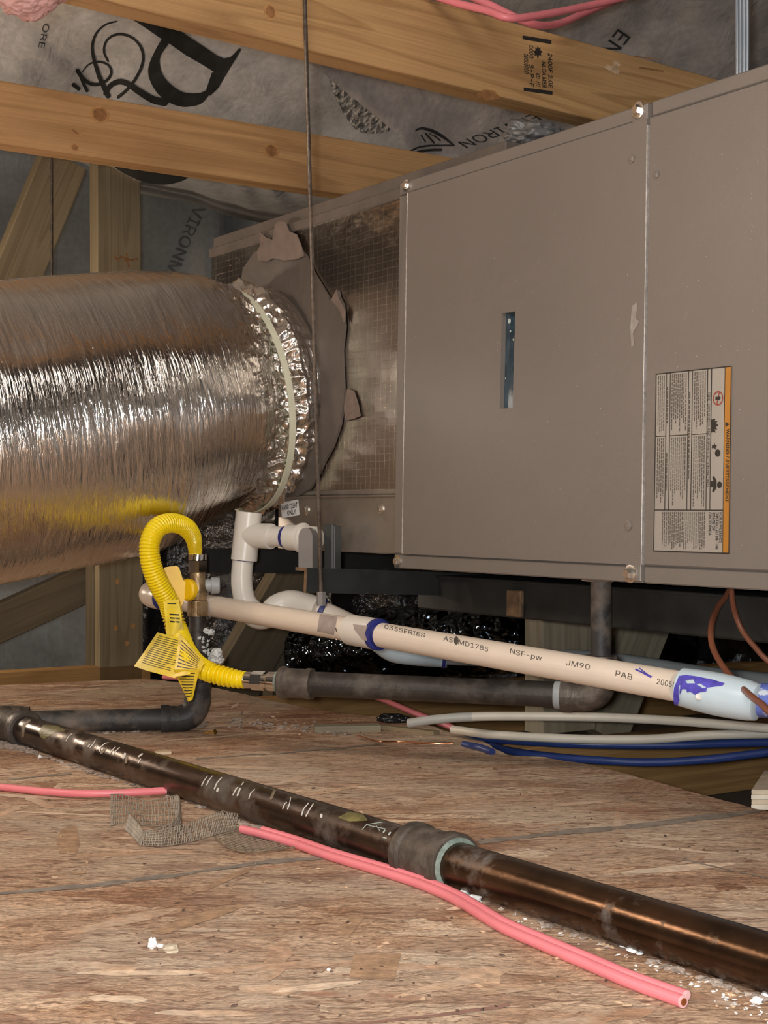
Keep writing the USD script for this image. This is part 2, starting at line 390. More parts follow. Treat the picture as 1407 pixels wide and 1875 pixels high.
m_dope = plain('pipe_dope', (0.62, 0.64, 0.62), 0.6, var=0.25, scale=120, bump=0.0008, bscale=200)
m_chalk = plain('white_stencil', (0.62, 0.60, 0.55), 0.7, var=0.2, scale=300)
m_tan = plain('tan_mark', (0.19, 0.145, 0.095), 0.6, var=0.4, scale=100)
m_yellow_spray = plain('yellow_spray', (0.17, 0.145, 0.05), 0.5, var=0.5, scale=90)
m_pvc = plain('cream_pvc', (0.74, 0.64, 0.53), 0.34, var=0.05, scale=14, dust=(0.55, 0.47, 0.40), dust_at=(0.66, 0.8), dscale=45)
m_pvc_white = plain('white_pvc', (0.72, 0.675, 0.60), 0.32, var=0.05, scale=16)
m_pvc_blue = plain('bluish_pvc', (0.50, 0.60, 0.65), 0.28, var=0.06, scale=18)
m_pvc_grey = plain('grey_pvc', (0.34, 0.36, 0.36), 0.4, var=0.10, scale=20)
m_primer = plain('purple_primer', (0.075, 0.06, 0.40), 0.4, var=0.35, scale=120)
m_primer_dark = plain('blue_primer', (0.022, 0.028, 0.17), 0.4, var=0.3, scale=120)
m_tape_grey = plain('grey_smear', (0.36, 0.30, 0.27), 0.6, var=0.15, scale=80)
m_hose = plain('yellow_hose', (0.92, 0.68, 0.003), 0.32, var=0.06, scale=30, coat=0.2)
m_handle = plain('yellow_handle', (0.90, 0.56, 0.004), 0.4, var=0.08)
m_tag = plain('yellow_tag', (0.84, 0.62, 0.03), 0.5, var=0.15, scale=50, dust=(0.42, 0.33, 0.12), dust_at=(0.58, 0.75), dscale=30)
m_chrome = plain('nickel_nut', (0.70, 0.67, 0.62), 0.16, metal=1.0, var=0.1)
m_brass = plain('dirty_brass', (0.31, 0.22, 0.12), 0.38, metal=0.8, var=0.35, scale=90, dust=(0.20, 0.145, 0.09), dust_at=(0.5, 0.72), dscale=70, bump=0.0004, bscale=240)
m_pink = plain('pink_jacket', (0.78, 0.215, 0.24), 0.42, var=0.05, scale=30)
m_pink_cut = plain('cut_jacket', (0.72, 0.42, 0.42), 0.6)
m_copper = plain('copper', (0.72, 0.33, 0.17), 0.3, metal=1.0)
m_cream_cable = plain('cream_cable', (0.62, 0.575, 0.48), 0.42, var=0.06)
m_grey_cable = plain('grey_cable', (0.42, 0.42, 0.38), 0.45, var=0.08)
m_blue_cable = plain('blue_cable', (0.028, 0.052, 0.19), 0.35, var=0.15)
m_brown_wire = plain('brown_wire', (0.21, 0.075, 0.04), 0.38, var=0.15)
m_ribbed = plain('ribbed_band', (0.40, 0.44, 0.48), 0.3, metal=0.35, var=0.06)
m_mastic = plain('mastic_tape', (0.105, 0.085, 0.071), 0.58, var=0.18, scale=14, bump=0.0025, bscale=28)
m_torn = plain('torn_paper', (0.17, 0.128, 0.106), 0.8, var=0.15, scale=60, bump=0.0015, bscale=120)
m_strap = plain('nylon_strap', (0.66, 0.66, 0.50), 0.4, var=0.06)
m_coil = plain('galvanised_panel', (0.42, 0.385, 0.345), 0.36, metal=0.8, var=0.12, scale=10, rvar=0.06)
m_plug = plain('grey_plastic', (0.20, 0.185, 0.175), 0.5, var=0.08)
m_darkplastic = plain('dark_plastic', (0.035, 0.037, 0.035), 0.5)
m_mesh = plain('mesh_wire', (0.30, 0.25, 0.19), 0.6, metal=0.2, var=0.3, scale=80)
m_lint = plain('grey_lint', (0.34, 0.27, 0.22), 0.95, var=0.3, scale=200, bump=0.001, bscale=400)
m_tuft = plain('pink_insulation', (0.40, 0.225, 0.205), 0.95, var=0.12, scale=60, bump=0.002, bscale=160)
m_fluff = plain('grey_fluff', (0.34, 0.33, 0.31), 0.85, var=0.45, scale=160, bump=0.004, bscale=140)
m_white_chip = plain('white_chip', (0.82, 0.82, 0.80), 0.7, var=0.08)
m_beige_chip = plain('beige_chip', (0.55, 0.46, 0.33), 0.7, var=0.15)
m_chip_dark = plain('dark_chip', (0.10, 0.062, 0.042), 0.8, var=0.4, scale=150)
m_chip_tan = plain('tan_chip', (0.50, 0.34, 0.21), 0.8, var=0.3, scale=150)
m_gold = plain('brass_screw', (0.78, 0.55, 0.18), 0.2, metal=1.0)
m_line = plain('chalk_line', (0.25, 0.21, 0.17), 0.85, var=0.35, scale=60)
m_line_red = plain('red_line', (0.28, 0.15, 0.11), 0.85, var=0.3, scale=50)
m_stain = plain('brown_strand', (0.41, 0.255, 0.15), 0.8, var=0.35, scale=90, bump=0.001, bscale=200)
m_knot = plain('wood_knot', (0.27, 0.125, 0.045), 0.6, var=0.35, scale=140)
m_knot_ring = plain('knot_ring', (0.43, 0.225, 0.08), 0.6, var=0.2, scale=140)
m_black_poly = plain('black_poly', (0.012, 0.012, 0.013), 0.14, var=0.2, coat=0.3, bump=0.006, bscale=60)
m_scrap_foil = plain('dull_foil', (0.14, 0.135, 0.13), 0.4, metal=0.2, var=0.4, scale=40, bump=0.002, bscale=90)
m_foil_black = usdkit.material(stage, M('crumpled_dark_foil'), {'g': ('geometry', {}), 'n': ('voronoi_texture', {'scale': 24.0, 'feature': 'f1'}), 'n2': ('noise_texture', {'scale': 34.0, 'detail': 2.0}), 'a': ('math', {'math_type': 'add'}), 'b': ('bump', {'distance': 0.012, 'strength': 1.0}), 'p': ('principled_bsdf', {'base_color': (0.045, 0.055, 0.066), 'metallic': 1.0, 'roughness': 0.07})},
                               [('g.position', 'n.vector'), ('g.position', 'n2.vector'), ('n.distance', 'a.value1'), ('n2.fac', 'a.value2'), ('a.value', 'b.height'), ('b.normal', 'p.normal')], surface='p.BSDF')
w_beam = wood('orange_pine', np.array([0.50, 0.305, 0.140]), np.array([0.30, 0.16, 0.062]), seed=0.0)
w_beam2 = wood('orange_pine_far', np.array([0.53, 0.32, 0.150]), np.array([0.34, 0.18, 0.075]), seed=3.7)
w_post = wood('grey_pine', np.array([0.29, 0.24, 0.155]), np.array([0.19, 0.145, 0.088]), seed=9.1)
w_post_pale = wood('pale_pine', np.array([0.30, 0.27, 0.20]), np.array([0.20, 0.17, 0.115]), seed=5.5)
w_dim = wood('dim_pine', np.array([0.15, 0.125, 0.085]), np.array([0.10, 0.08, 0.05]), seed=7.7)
w_chord = wood('brown_chord', np.array([0.42, 0.25, 0.10]), np.array([0.28, 0.15, 0.055]), seed=2.2)
m_ply = [plain('ply_pale', (0.86, 0.76, 0.60), 0.7, var=0.12, scale=60), plain('ply_dark', (0.72, 0.58, 0.42), 0.7, var=0.15, scale=60)]
w_ply = wood('plywood_edge', np.array([0.70, 0.58, 0.42]), np.array([0.50, 0.36, 0.22]), seed=1.2)

def foil(name, col, rough, nodes, links, h, dist):
    n = {'uv': ('uvmap', {'attribute': 'st'}), 'b': ('bump', {'distance': dist, 'strength': 1.0}), 'g': ('geometry', {}), 'dn': ('noise_texture', {'scale': 7.0, 'detail': 6.0}), 'dr': ('map_range', {'from_min': 0.3, 'from_max': 0.75, 'to_min': rough - 0.04, 'to_max': rough + 0.10}),
         'p': ('principled_bsdf', {'metallic': 1.0, 'base_color': tuple(col)})}
    n.update(nodes)
    return usdkit.material(stage, M(name), n, [('g.position', 'dn.vector'), ('dn.fac', 'dr.value'), ('dr.result', 'p.roughness'), (h, 'b.height'), ('b.normal', 'p.normal')] + list(links), surface='p.BSDF')
# duct jacket: thousands of short creases across the duct, running round it; uv = metres along and around
m_duct = foil('foil_jacket', (0.70, 0.67, 0.63), 0.125,
              {'m1': ('mapping', {'scale': (330.0, 42.0, 1.0), 'rotation': (0, 0, 0.16)}), 'n1': ('noise_texture', {'scale': 1.0, 'detail': 4.0, 'roughness': 0.6, 'distortion': 0.7}),
               'm2': ('mapping', {'scale': (90.0, 14.0, 1.0), 'rotation': (0, 0, 0.25)}), 'n2': ('noise_texture', {'scale': 1.0, 'detail': 3.0, 'distortion': 0.6}), 'k': ('math', {'math_type': 'multiply_add', 'value2': 2.2})},
              [('uv.UV', 'm1.vector'), ('m1.vector', 'n1.vector'), ('uv.UV', 'm2.vector'), ('m2.vector', 'n2.vector'), ('n2.fac', 'k.value1'), ('n1.fac', 'k.value3')], 'k.value', 0.0010)
# duct board: foil faced with a square scrim of threads; uv = metres on the face
m_fsk = foil('scrim_foil', (0.5, 0.45, 0.40), 0.20,
             {'br': ('brick_texture', {'offset': 0.0, 'scale': 1.0, 'brick_width': 0.0105, 'row_height': 0.0085, 'mortar_size': 0.0005, 'mortar_smooth': 0.4, 'color1': (0, 0, 0), 'color2': (0, 0, 0), 'mortar': (1, 1, 1)}),
              'wn': ('noise_texture', {'scale': 35.0, 'detail': 2.0}), 'wv': ('vector_math', {'math_type': 'multiply_add', 'vector2': (0.0035, 0.0035, 0.0)}), 'n1': ('noise_texture', {'scale': 22.0, 'detail': 3.0}), 'k': ('math', {'math_type': 'multiply_add', 'value2': 1.6}),
              'cm': ('mix_color', {'a': (0.52, 0.47, 0.42), 'b': (0.72, 0.66, 0.58)})},
             [('uv.UV', 'wn.vector'), ('wn.color', 'wv.vector1'), ('uv.UV', 'wv.vector3'), ('wv.vector', 'br.vector'), ('uv.UV', 'n1.vector'), ('n1.fac', 'k.value1'), ('br.fac', 'k.value3'), ('br.fac', 'cm.fac'), ('cm.result', 'p.base_color')], 'k.value', 0.0009)
def sheet_mat(name, col, var, trans=0.0, rough=0.4):
    col = np.asarray(col, float)
    n = {'g': ('geometry', {}), 'n': ('noise_texture', {'scale': 3.5, 'detail': 6.0, 'roughness': 0.6}), 'r': ('rgb_ramp', {'ramp': [(0.3, tuple(col * (1 - var))), (0.7, tuple(col * (1 + var)))]}),
         'm': ('mapping', {'scale': (16.0, 16.0, 2.2)}), 'n2': ('noise_texture', {'scale': 1.0, 'detail': 5.0, 'roughness': 0.6, 'distortion': 0.8}), 'b': ('bump', {'distance': 0.006, 'strength': 0.6}),
         'n4': ('noise_texture', {'scale': 90.0, 'detail': 3.0}), 'r4': ('rgb_ramp', {'ramp': [(0.3, (0.86, 0.86, 0.86)), (0.7, (1.08, 1.08, 1.08))]}), 'mx': ('mix_color', {'blend_type': 'multiply', 'fac': 1.0, 'use_clamp': False}),
         'p': ('principled_bsdf', {'roughness': rough, 'specular_ior_level': 0.45})}
    return usdkit.material(stage, M(name), n, [('g.position', 'n.vector'), ('n.fac', 'r.fac'), ('g.position', 'n4.vector'), ('n4.fac', 'r4.fac'), ('r.color', 'mx.a'), ('r4.color', 'mx.b'), ('mx.result', 'p.base_color'), ('g.position', 'm.vector'), ('m.vector', 'n2.vector'), ('n2.fac', 'b.height'), ('b.normal', 'p.normal')], surface='p.BSDF')
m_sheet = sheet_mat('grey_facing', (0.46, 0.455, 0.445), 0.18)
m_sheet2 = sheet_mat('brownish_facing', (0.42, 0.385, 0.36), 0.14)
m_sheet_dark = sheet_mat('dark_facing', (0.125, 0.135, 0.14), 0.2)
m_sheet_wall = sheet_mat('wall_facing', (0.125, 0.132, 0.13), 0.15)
m_print = plain('printed_ink', (0.020, 0.021, 0.020), 0.55, var=0.2)
m_print_dim = plain('printed_ink_dim', (0.035, 0.036, 0.035), 0.55, var=0.2)

# oriented strand board: three overlapping layers of long strands lying every way, flat-pressed; sanded pale and dusty in places
def osb():
    n = {'g': ('geometry', {}), 'wn': ('noise_texture', {'scale': 14.0, 'detail': 4.0, 'roughness': 0.6}), 'ww': ('vector_math', {'math_type': 'multiply_add', 'vector2': (0.040, 0.040, 0.0)})}
    l = [('g.position', 'wn.vector'), ('wn.color', 'ww.vector1'), ('g.position', 'ww.vector3')]
    tone = [(0.0, (0.36, 0.185, 0.110)), (0.25, (0.54, 0.335, 0.21)), (0.5, (0.68, 0.475, 0.325)), (0.72, (0.48, 0.285, 0.175)), (0.9, (0.82, 0.625, 0.45)), (1.0, (0.40, 0.215, 0.13))]
    for i, (ang, sx, sy) in enumerate(((0.9, 11.0, 30.0), (-1.0, 12.0, 34.0), (0.15, 15.0, 40.0))):
        n[f'm{i}'] = ('mapping', {'rotation': (0, 0, ang), 'scale': (sx, sy, 1.0), 'location': (i * 3.3, i * 1.7, 0)})
        n[f'v{i}'] = ('voronoi_texture', {'scale': 1.0, 'feature': 'f1', 'dimensions': '2D', 'randomness': 1.0})
        n[f's{i}'] = ('separate_color', {}); n[f'r{i}'] = ('rgb_ramp', {'ramp': tone})
        n[f'x{i}'] = ('math', {'math_type': 'greater_than', 'value2': 0.5})
        # each strand has its own fibres along its length
        n[f'mf{i}'] = ('mapping', {'rotation': (0, 0, ang), 'scale': (60.0, 230.0, 1.0)}); n[f'nf{i}'] = ('noise_texture', {'scale': 1.0, 'detail': 5.0, 'roughness': 0.72, 'distortion': 1.2})
        n[f'rf{i}'] = ('rgb_ramp', {'ramp': [(0.34, (0.52, 0.46, 0.42)), (0.45, (0.90, 0.88, 0.86)), (0.56, (1.05, 1.05, 1.05)), (0.68, (1.22, 1.22, 1.22))]})
        n[f'k{i}'] = ('mix_color', {'blend_type': 'multiply', 'fac': 1.0, 'use_clamp': False})
        l += [('ww.vector', f'm{i}.vector'), (f'm{i}.vector', f'v{i}.vector'), (f'v{i}.color', f's{i}.color'), (f's{i}.r', f'r{i}.fac'), (f's{i}.g', f'x{i}.value1'),
              ('ww.vector', f'mf{i}.vector'), (f'mf{i}.vector', f'nf{i}.vector'), (f'nf{i}.fac', f'rf{i}.fac'), (f'r{i}.color', f'k{i}.a'), (f'rf{i}.color', f'k{i}.b')]
    n['a'] = ('mix_color', {}); n['c'] = ('mix_color', {}); n['ha'] = ('mix_float', {}); n['hc'] = ('mix_float', {})
    l += [('x1.value', 'a.fac'), ('k0.result', 'a.a'), ('k1.result', 'a.b'), ('x2.value', 'c.fac'), ('a.result', 'c.a'), ('k2.result', 'c.b')]
    l += [('x1.value', 'ha.fac'), ('nf0.fac', 'ha.a'), ('nf1.fac', 'ha.b'), ('x2.value', 'hc.fac'), ('ha.result', 'hc.a'), ('nf2.fac', 'hc.b')]
    # trodden grain and grit
    n['ng'] = ('noise_texture', {'scale': 260.0, 'detail': 5.0, 'roughness': 0.7}); n['rg'] = ('rgb_ramp', {'ramp': [(0.38, (0.70, 0.67, 0.64)), (0.5, (1.0, 1.0, 1.0)), (0.62, (1.22, 1.2, 1.18))]}); n['mg'] = ('mix_color', {'blend_type': 'multiply', 'fac': 1.0, 'use_clamp': False})
    l += [('g.position', 'ng.vector'), ('ng.fac', 'rg.fac'), ('c.result', 'mg.a'), ('rg.color', 'mg.b')]
    # broad stains: warmer and paler areas
    n['nb'] = ('noise_texture', {'scale': 2.6, 'detail': 3.0}); n['rb'] = ('rgb_ramp', {'ramp': [(0.30, (0.80, 0.70, 0.62)), (0.5, (1.0, 0.98, 0.96)), (0.68, (1.14, 1.10, 1.06))]}); n['mb'] = ('mix_color', {'blend_type': 'multiply', 'fac': 1.0, 'use_clamp': False})
    l += [('g.position', 'nb.vector'), ('nb.fac', 'rb.fac'), ('mg.result', 'mb.a'), ('rb.color', 'mb.b')]
    # pale dust, spread unevenly, and dark pits between strands
    n['nd'] = ('noise_texture', {'scale': 4.2, 'detail': 7.0, 'roughness': 0.62}); n['dr'] = ('map_range', {'from_min': 0.40, 'from_max': 0.66, 'to_min': 0.0, 'to_max': 0.70, 'clamp': True}); n['dm'] = ('mix_color', {'b': (0.68, 0.565, 0.435)})
    l += [('g.position', 'nd.vector'), ('nd.fac', 'dr.value'), ('dr.result', 'dm.fac'), ('mb.result', 'dm.a')]
    prev = 'dm.result'
    for q, (an, a, b, lo, hi, sg) in enumerate(((0.8, 40.0, 150.0, 0.585, 0.65, 0.7), (-0.9, 44.0, 160.0, 0.60, 0.66, 0.7), (0.05, 70.0, 240.0, 0.59, 0.65, 0.6))):
        n[f'mp{q}'] = ('mapping', {'rotation': (0, 0, an), 'scale': (a, b, 1.0), 'location': (q * 5.0, 0, 0)}); n[f'np{q}'] = ('noise_texture', {'scale': 1.0, 'detail': 3.0, 'roughness': 0.6, 'distortion': 0.5}); n[f'pr{q}'] = ('map_range', {'from_min': lo, 'from_max': hi, 'to_min': 0.0, 'to_max': sg, 'clamp': True}); n[f'pm{q}'] = ('mix_color', {'b': (0.20, 0.105, 0.065)})
        l += [('ww.vector', f'mp{q}.vector'), (f'mp{q}.vector', f'np{q}.vector'), (f'np{q}.fac', f'pr{q}.value'), (f'pr{q}.result', f'pm{q}.fac'), (prev, f'pm{q}.a')]; prev = f'pm{q}.result'
    n['hs'] = ('math', {'math_type': 'multiply_add', 'value2': 0.6}); n['b'] = ('bump', {'distance': 0.0030, 'strength': 1.0}); n['p'] = ('principled_bsdf', {'roughness': 0.8, 'specular_ior_level': 0.2})
    l += [('s0.b', 'hs.value1'), ('hc.result', 'hs.value3'), ('hs.value', 'b.height'), ('b.normal', 'p.normal'), (prev, 'p.base_color')]
    return usdkit.material(stage, M('strand_board'), n, l, surface='p.BSDF')
m_osb = osb()
m_sheathing = plain('roof_sheathing', (0.11, 0.10, 0.09), 0.8, var=0.3, scale=3)
m_strands = [plain(f'strand_tone_{i}', c, 0.8, var=0.32, scale=95, bump=0.0012, bscale=170, dust=(0.62, 0.50, 0.375), dust_at=(0.46, 0.66), dscale=12) for i, c in enumerate(((0.58, 0.385, 0.25), (0.43, 0.25, 0.15), (0.72, 0.53, 0.37), (0.50, 0.315, 0.20), (0.36, 0.20, 0.125)))]
m_drywall = plain('drywall_back', (0.13, 0.11, 0.085), 0.85, var=0.25, scale=8)

# ================================================================== the setting
# deck of strand board: ragged outline, read off its edges on the deck plane
def deck():
    px = [(-260, 1262), (0, 1255), (120, 1249), (265, 1243), (330, 1249), (400, 1260), (470, 1277), (560, 1296), (640, 1308), (700, 1313), (760, 1320), (830, 1342), (885, 1357), (930, 1384), (1000, 1386), (1090, 1404), (1200, 1430), (1300, 1458), (1407, 1486), (1500, 1510)]
    top = [floor_at(*q)[:2] for q in px]
    L = LineString(top); pts = []
    for s in np.arange(0, L.length, 0.006):
        q = np.array(L.interpolate(s).coords[0]); w = meshkit.fbm(np.array([[s * 25, 0, 0]]), 3, 5)[0] - 0.5
        pts.append(q + np.array([0.5, 0.85]) * w * 0.012)
    dirr = unit(np.append(top[-1] - top[-4], 0))[:2]
    pts += [top[-1] + dirr * 1.6, np.array([0.9, -1.3]), np.array([-1.8, -1.3]), np.array([-1.8, 2.55])]
    return Polygon(pts).buffer(0)
deck_poly = deck()
fl = Thing('floor', 'strand board attic deck with pale dust, scuffs and a ragged broken far edge', None, kind='structure', base=(0, 0.5, 0))
m = extrude(deck_poly, 0.016); m.apply_translation((0, 0, -0.016))
fplane = plane_fn((0, 0, 0), (0, 0, 1), 0.0004)
fl.part('panel', m, m_osb)
def wob(pts, amp, step=14, seed=1):
    L = LineString(pts); out = []
    for s in np.arange(0, L.length, step):
        q = np.array(L.interpolate(s).coords[0]); w = meshkit.fbm(np.array([[s * 0.02, seed * 3.1, 0.0], [s * 0.02, seed * 3.1, 9.0]]), 3, seed) - 0.5
        out.append(q + w * 2 * amp)
    out.append(np.array(L.coords[-1])); return out
for k, (pts, w, mt) in enumerate([([(-20, 1640), (150, 1624), (330, 1602), (500, 1577), (640, 1566)], 7, m_line), ([(880, 1542), (1040, 1524), (1200, 1509), (1390, 1486)], 8, m_line), ([(360, 1390), (560, 1376), (700, 1362)], 2.5, m_line),
                                  ([(20, 1427), (130, 1417)], 2.2, m_line), ([(630, 1880), (760, 1864), (900, 1848), (930, 1840)], 7, m_line_red), ([(1250, 1575), (1420, 1612)], 2.5, m_line)]):
    ws = wob(pts, 2.0, 16, k)
    polys = []
    for i in range(len(ws) - 1):
        t = 0.35 + 0.65 * meshkit.fbm(np.array([[i * 0.45, k * 7.0, 2.0]]), 2, 3)[0] * 1.6
        polys.append(LineString([ws[i], ws[i + 1]]).buffer(w * min(t, 1.15) / 2))
    fl.part('marking_line', decal(unary_union(polys), fplane), mt)
rs_ = np.random.default_rng(77); vis = Polygon([(-0.75, 0.72), (0.75, 0.72), (0.75, 1.3), (0.35, 2.2), (-0.75, 2.5)])
for k in range(5):
    V_, F_, o_ = [], [], 0
    for _ in range((100, 90, 80, 90, 40)[k]):
        x, y = rs_.uniform(-0.75, 0.75), rs_.uniform(0.72, 2.45)
        if not (vis.contains(Point(x, y)) and deck_poly.buffer(-0.06).contains(Point(x, y))): continue
        L_, W_, a_ = rs_.uniform(0.03, 0.10), rs_.uniform(0.006, 0.020), rs_.normal(0.15, 0.75)
        tt_ = np.linspace(-1, 1, 7); up_ = np.stack([tt_ * L_ / 2, W_ / 2 * (0.55 + 0.6 * rs_.uniform(size=7)) * (1 - 0.75 * np.abs(tt_) ** 4)], 1); lo_ = np.stack([tt_[::-1] * L_ / 2, -W_ / 2 * (0.55 + 0.6 * rs_.uniform(size=7)) * (1 - 0.75 * np.abs(tt_[::-1]) ** 4)], 1)
        q_ = affinity.translate(affinity.rotate(Polygon(np.vstack([up_, lo_])), a_, origin=(0, 0), use_radians=True), x, y).buffer(0)
        if q_.geom_type != 'Polygon': continue
        v_, f_ = tri_poly(q_); V_.append(np.column_stack([v_, np.full(len(v_), rs_.uniform(0.00012, 0.0004))])); F_.append(f_ + o_); o_ += len(v_)
    fl.part('wood_strands', dict(v=np.vstack(V_), f=np.vstack(F_), uv=None, smooth=False), m_strands[k], kind='stuff')
for pts in ([(275, 1708), (330, 1682), (440, 1656), (447, 1661), (400, 1680), (300, 1712)], [(376, 1625), (420, 1601), (460, 1590), (455, 1598), (398, 1622), (382, 1630)], [(648, 1748), (735, 1747), (722, 1797), (640, 1792)], [(112, 1520), (140, 1512), (146, 1545), (138, 1566), (108, 1562), (104, 1540)],
            [(330, 1632), (347, 1628), (358, 1636), (345, 1641)], [(130, 1599), (158, 1595), (156, 1600), (135, 1602)], [(620, 1700), (645, 1678), (668, 1680), (640, 1716)]):
    fl.part('wood_strand', decal(Polygon(pts).buffer(0), fplane), m_stain)
fl.done()

# truss bottom chords under the deck, drywall ceiling beneath them
def chord_line(k):
    c = truss_point(k)
    return c
for k, (a, b, lab) in {1: (-0.9, 2.2, 'brown truss bottom chord just past the deck edge, under the blue cables'), 2: (-1.4, 2.4, 'brown truss bottom chord beneath the black gas pipe, behind the debris'), 3: (-1.4, 0.35, 'truss bottom chord in the gloom below the grey plank post')}.items():
    c = truss_point(k)
    z0 = -0.0165 - 0.0445 - 0.001
    t = Thing('bottom_chord', lab, 'beam')
    t.done((board(c + T1 * a + (0, 0, z0), c + T1 * b + (0, 0, z0), (0, 0, 1), 0.0889, -TN, 0.038), w_chord))
q = [(-1.8, -1.3), (3.2, -1.3), (3.2, 4.6), (-1.8, 4.6)]
m = extrude(Polygon(q), 0.012); m.apply_translation((0, 0, -0.119))
Thing('ceiling_drywall', 'brown paper back of the drywall between the chords', None, kind='structure').done((as_vfu(m), m_drywall))

# the rest of the attic, out of frame: rough board gable, side slopes and roof deck
for nm, lo, hi in (('wall_front', (-3.0, -1.72, -0.13), (3.3, -1.70, 2.45)), ('wall_left', (-3.02, -1.72, -0.13), (-3.0, 4.7, 2.45)), ('wall_right', (3.3, -1.72, -0.13), (3.32, 4.7, 2.45)), ('ceiling_deck', (-3.02, -1.72, 2.45), (3.32, 4.7, 2.47))):
    Thing(nm, 'rough board inside of the attic', None, kind='structure').done((chbox(lo, hi), m_sheathing))
# plastic faced roof insulation: the big printed bulging batts and the wall of it behind
def bulge(x, y, k):
    return meshkit.fbm(np.stack([np.asarray(x) / 190.0 + 0 * np.asarray(y), np.asarray(y) / 150.0 + 0 * np.asarray(x), np.full(np.broadcast(x, y).shape, k * 3.3)], -1), 4, k) - 0.5
YB_X = [-700, 0, 150, 200, 250, 350, 420, 500, 590, 700, 2200]
YB_Y = [180, 240, 278, 304, 334, 352, 376, 392, 396, 410, 430]
def ybA(x): return np.interp(x, YB_X, YB_Y)
def YA(x, y):
    x, y = np.asarray(x, float), np.asarray(y, float)
    t = np.clip((y - ybA(x) + 55) / 55, 0, 1.6)
    fold = 0.010 * np.sin((x - 0.62 * y) / 9.5) * np.clip((y - 290) / 60, 0, 1) * np.exp(-((x - 470) / 95.0) ** 2)
    return 2.42 + 0.00115 * y + 0.00028 * (x - 300) + 0.10 * bulge(x, y, 1) + 0.16 * t ** 2.4 + fold
def YBf(x, y):
    return YA(x, np.minimum(y, 290)) - 0.05 - 0.03 * np.exp(-((np.asarray(y) - np.interp(x, BX, BY)) / 40.0) ** 2) + 0.03 * bulge(x, y, 4)
BX, BY = [500, 560, 590, 612, 660, 700, 745, 800, 2200], [86, 112, 132, 152, 190, 222, 264, 330, 420]
def YW(x, y):
    x, y = np.asarray(x, float), np.asarray(y, float)
    return 3.42 + 0.0001 * (x - 300) + 0.10 * bulge(x * 0.8, y * 0.4, 7) + 0.02 * np.sin(x / 23.0) * np.exp(-((x - 385) / 40.0) ** 2)
def Pa(x, y, Y):
    x, y, Y = np.broadcast_arrays(np.asarray(x, float), np.asarray(y, float), Y)
    return np.stack([(x - CX) / FPX * Y, Y, CAM_H - (y - CY) / FPX * Y], -1)
def grid_solid(fx, ni, nj, back):
    """closed batt: a grid of front points and the same grid moved back"""
    a = fx.reshape(ni, nj, 3); b = a + np.asarray(back)
    V = np.vstack([a.reshape(-1, 3), b.reshape(-1, 3)]); N = ni * nj
    i, j = np.meshgrid(np.arange(ni - 1), np.arange(nj - 1), indexing='ij'); k = i * nj + j
    q = np.stack([k, k + nj, k + nj + 1, k + 1], -1).reshape(-1, 4)
    F = [q[:, [0, 1, 2]], q[:, [0, 2, 3]], q[:, [0, 2, 1]] + N, q[:, [0, 3, 2]] + N]
    ring = np.concatenate([np.arange(nj), np.arange(1, ni) * nj + nj - 1, (ni - 1) * nj + np.arange(nj - 2, -1, -1), np.arange(ni - 2, -1, -1) * nj])
    r0, r1 = ring[:-1], ring[1:]
    F += [np.stack([r0, r1, r1 + N], 1), np.stack([r0, r1 + N, r0 + N], 1)]
    return dict(v=V, f=np.vstack(F), uv=None, smooth=40)
def sheet_grid(Yf, xs, top, bot, rows, back, curl=0.0):
    X = np.repeat(xs[:, None], rows, 1); s = np.linspace(0, 1, rows)[None]
    Yp = np.asarray(top(xs))[:, None] * (1 - s) + np.asarray(bot(xs))[:, None] * s
    return grid_solid(Pa(X, Yp, Yf(X, Yp)), len(xs), rows, back)
def sheet_fn(Yf, lift=0.0016):
    return lambda x, y, t: Pa(x, y, Yf(x, y) - lift - t)
fA, fB, fW = sheet_fn(YA), sheet_fn(YBf), sheet_fn(YW, 0.003)
xsA = np.linspace(-700, 2200, 280)
ceil = Thing('ceiling', 'grey plastic faced roof insulation printed with a large black letter and swirls', None, kind='structure')
ceil.part('facing', sheet_grid(YA, xsA, lambda x: np.full(len(x), -900.0), lambda x: ybA(x) + 20, 150, (0.02, 0.10, 0.10)), m_sheet)
# the big letter and its swash, drawn on the facing
Z2 = lambda pts: [(130 + a / 4.2636, 30 + b / 4.2636) for a, b in pts]
stem = Polygon(Z2([(380, -30), (445, 5), (540, 62), (710, 178), (700, 220), (765, 210), (900, 305), (1040, 385), (1142, 450), (1128, 490), (1095, 545), (1110, 600), (1150, 560), (1200, 475), (1260, 375), (1300, 310), (1330, 258), (1312, 250), (1285, 280), (1245, 318), (1195, 328), (1140, 305), (1060, 250), (930, 165), (835, 100), (770, 70), (640, 40), (470, 8), (420, -40)])).buffer(0)
bowl_o = spline2([(712, 170), (655, 270), (612, 370), (603, 440), (625, 520), (680, 605), (760, 670), (860, 705), (950, 702), (1020, 680), (1070, 625), (1120, 560)], 50)
bowl_i = spline2([(1130, 455), (1085, 545), (1030, 590), (950, 602), (870, 590), (790, 540), (725, 470), (697, 390), (700, 310), (765, 212)], 40)
bowl = Polygon(Z2(list(bowl_o) + list(bowl_i))).buffer(0)
def zs(pts, w0, w1=None, n=40):
    p = np.array(Z2(spline2(pts, n))); w = np.linspace(w0, w1 if w1 is not None else w0, n) / 4.2636
    return stroke(p, list(w))
letter = unary_union([stem, bowl, Polygon(Z2([(1100, 440), (1150, 430), (1250, 380), (1140, 560), (1090, 620), (1050, 590)])).buffer(0)])
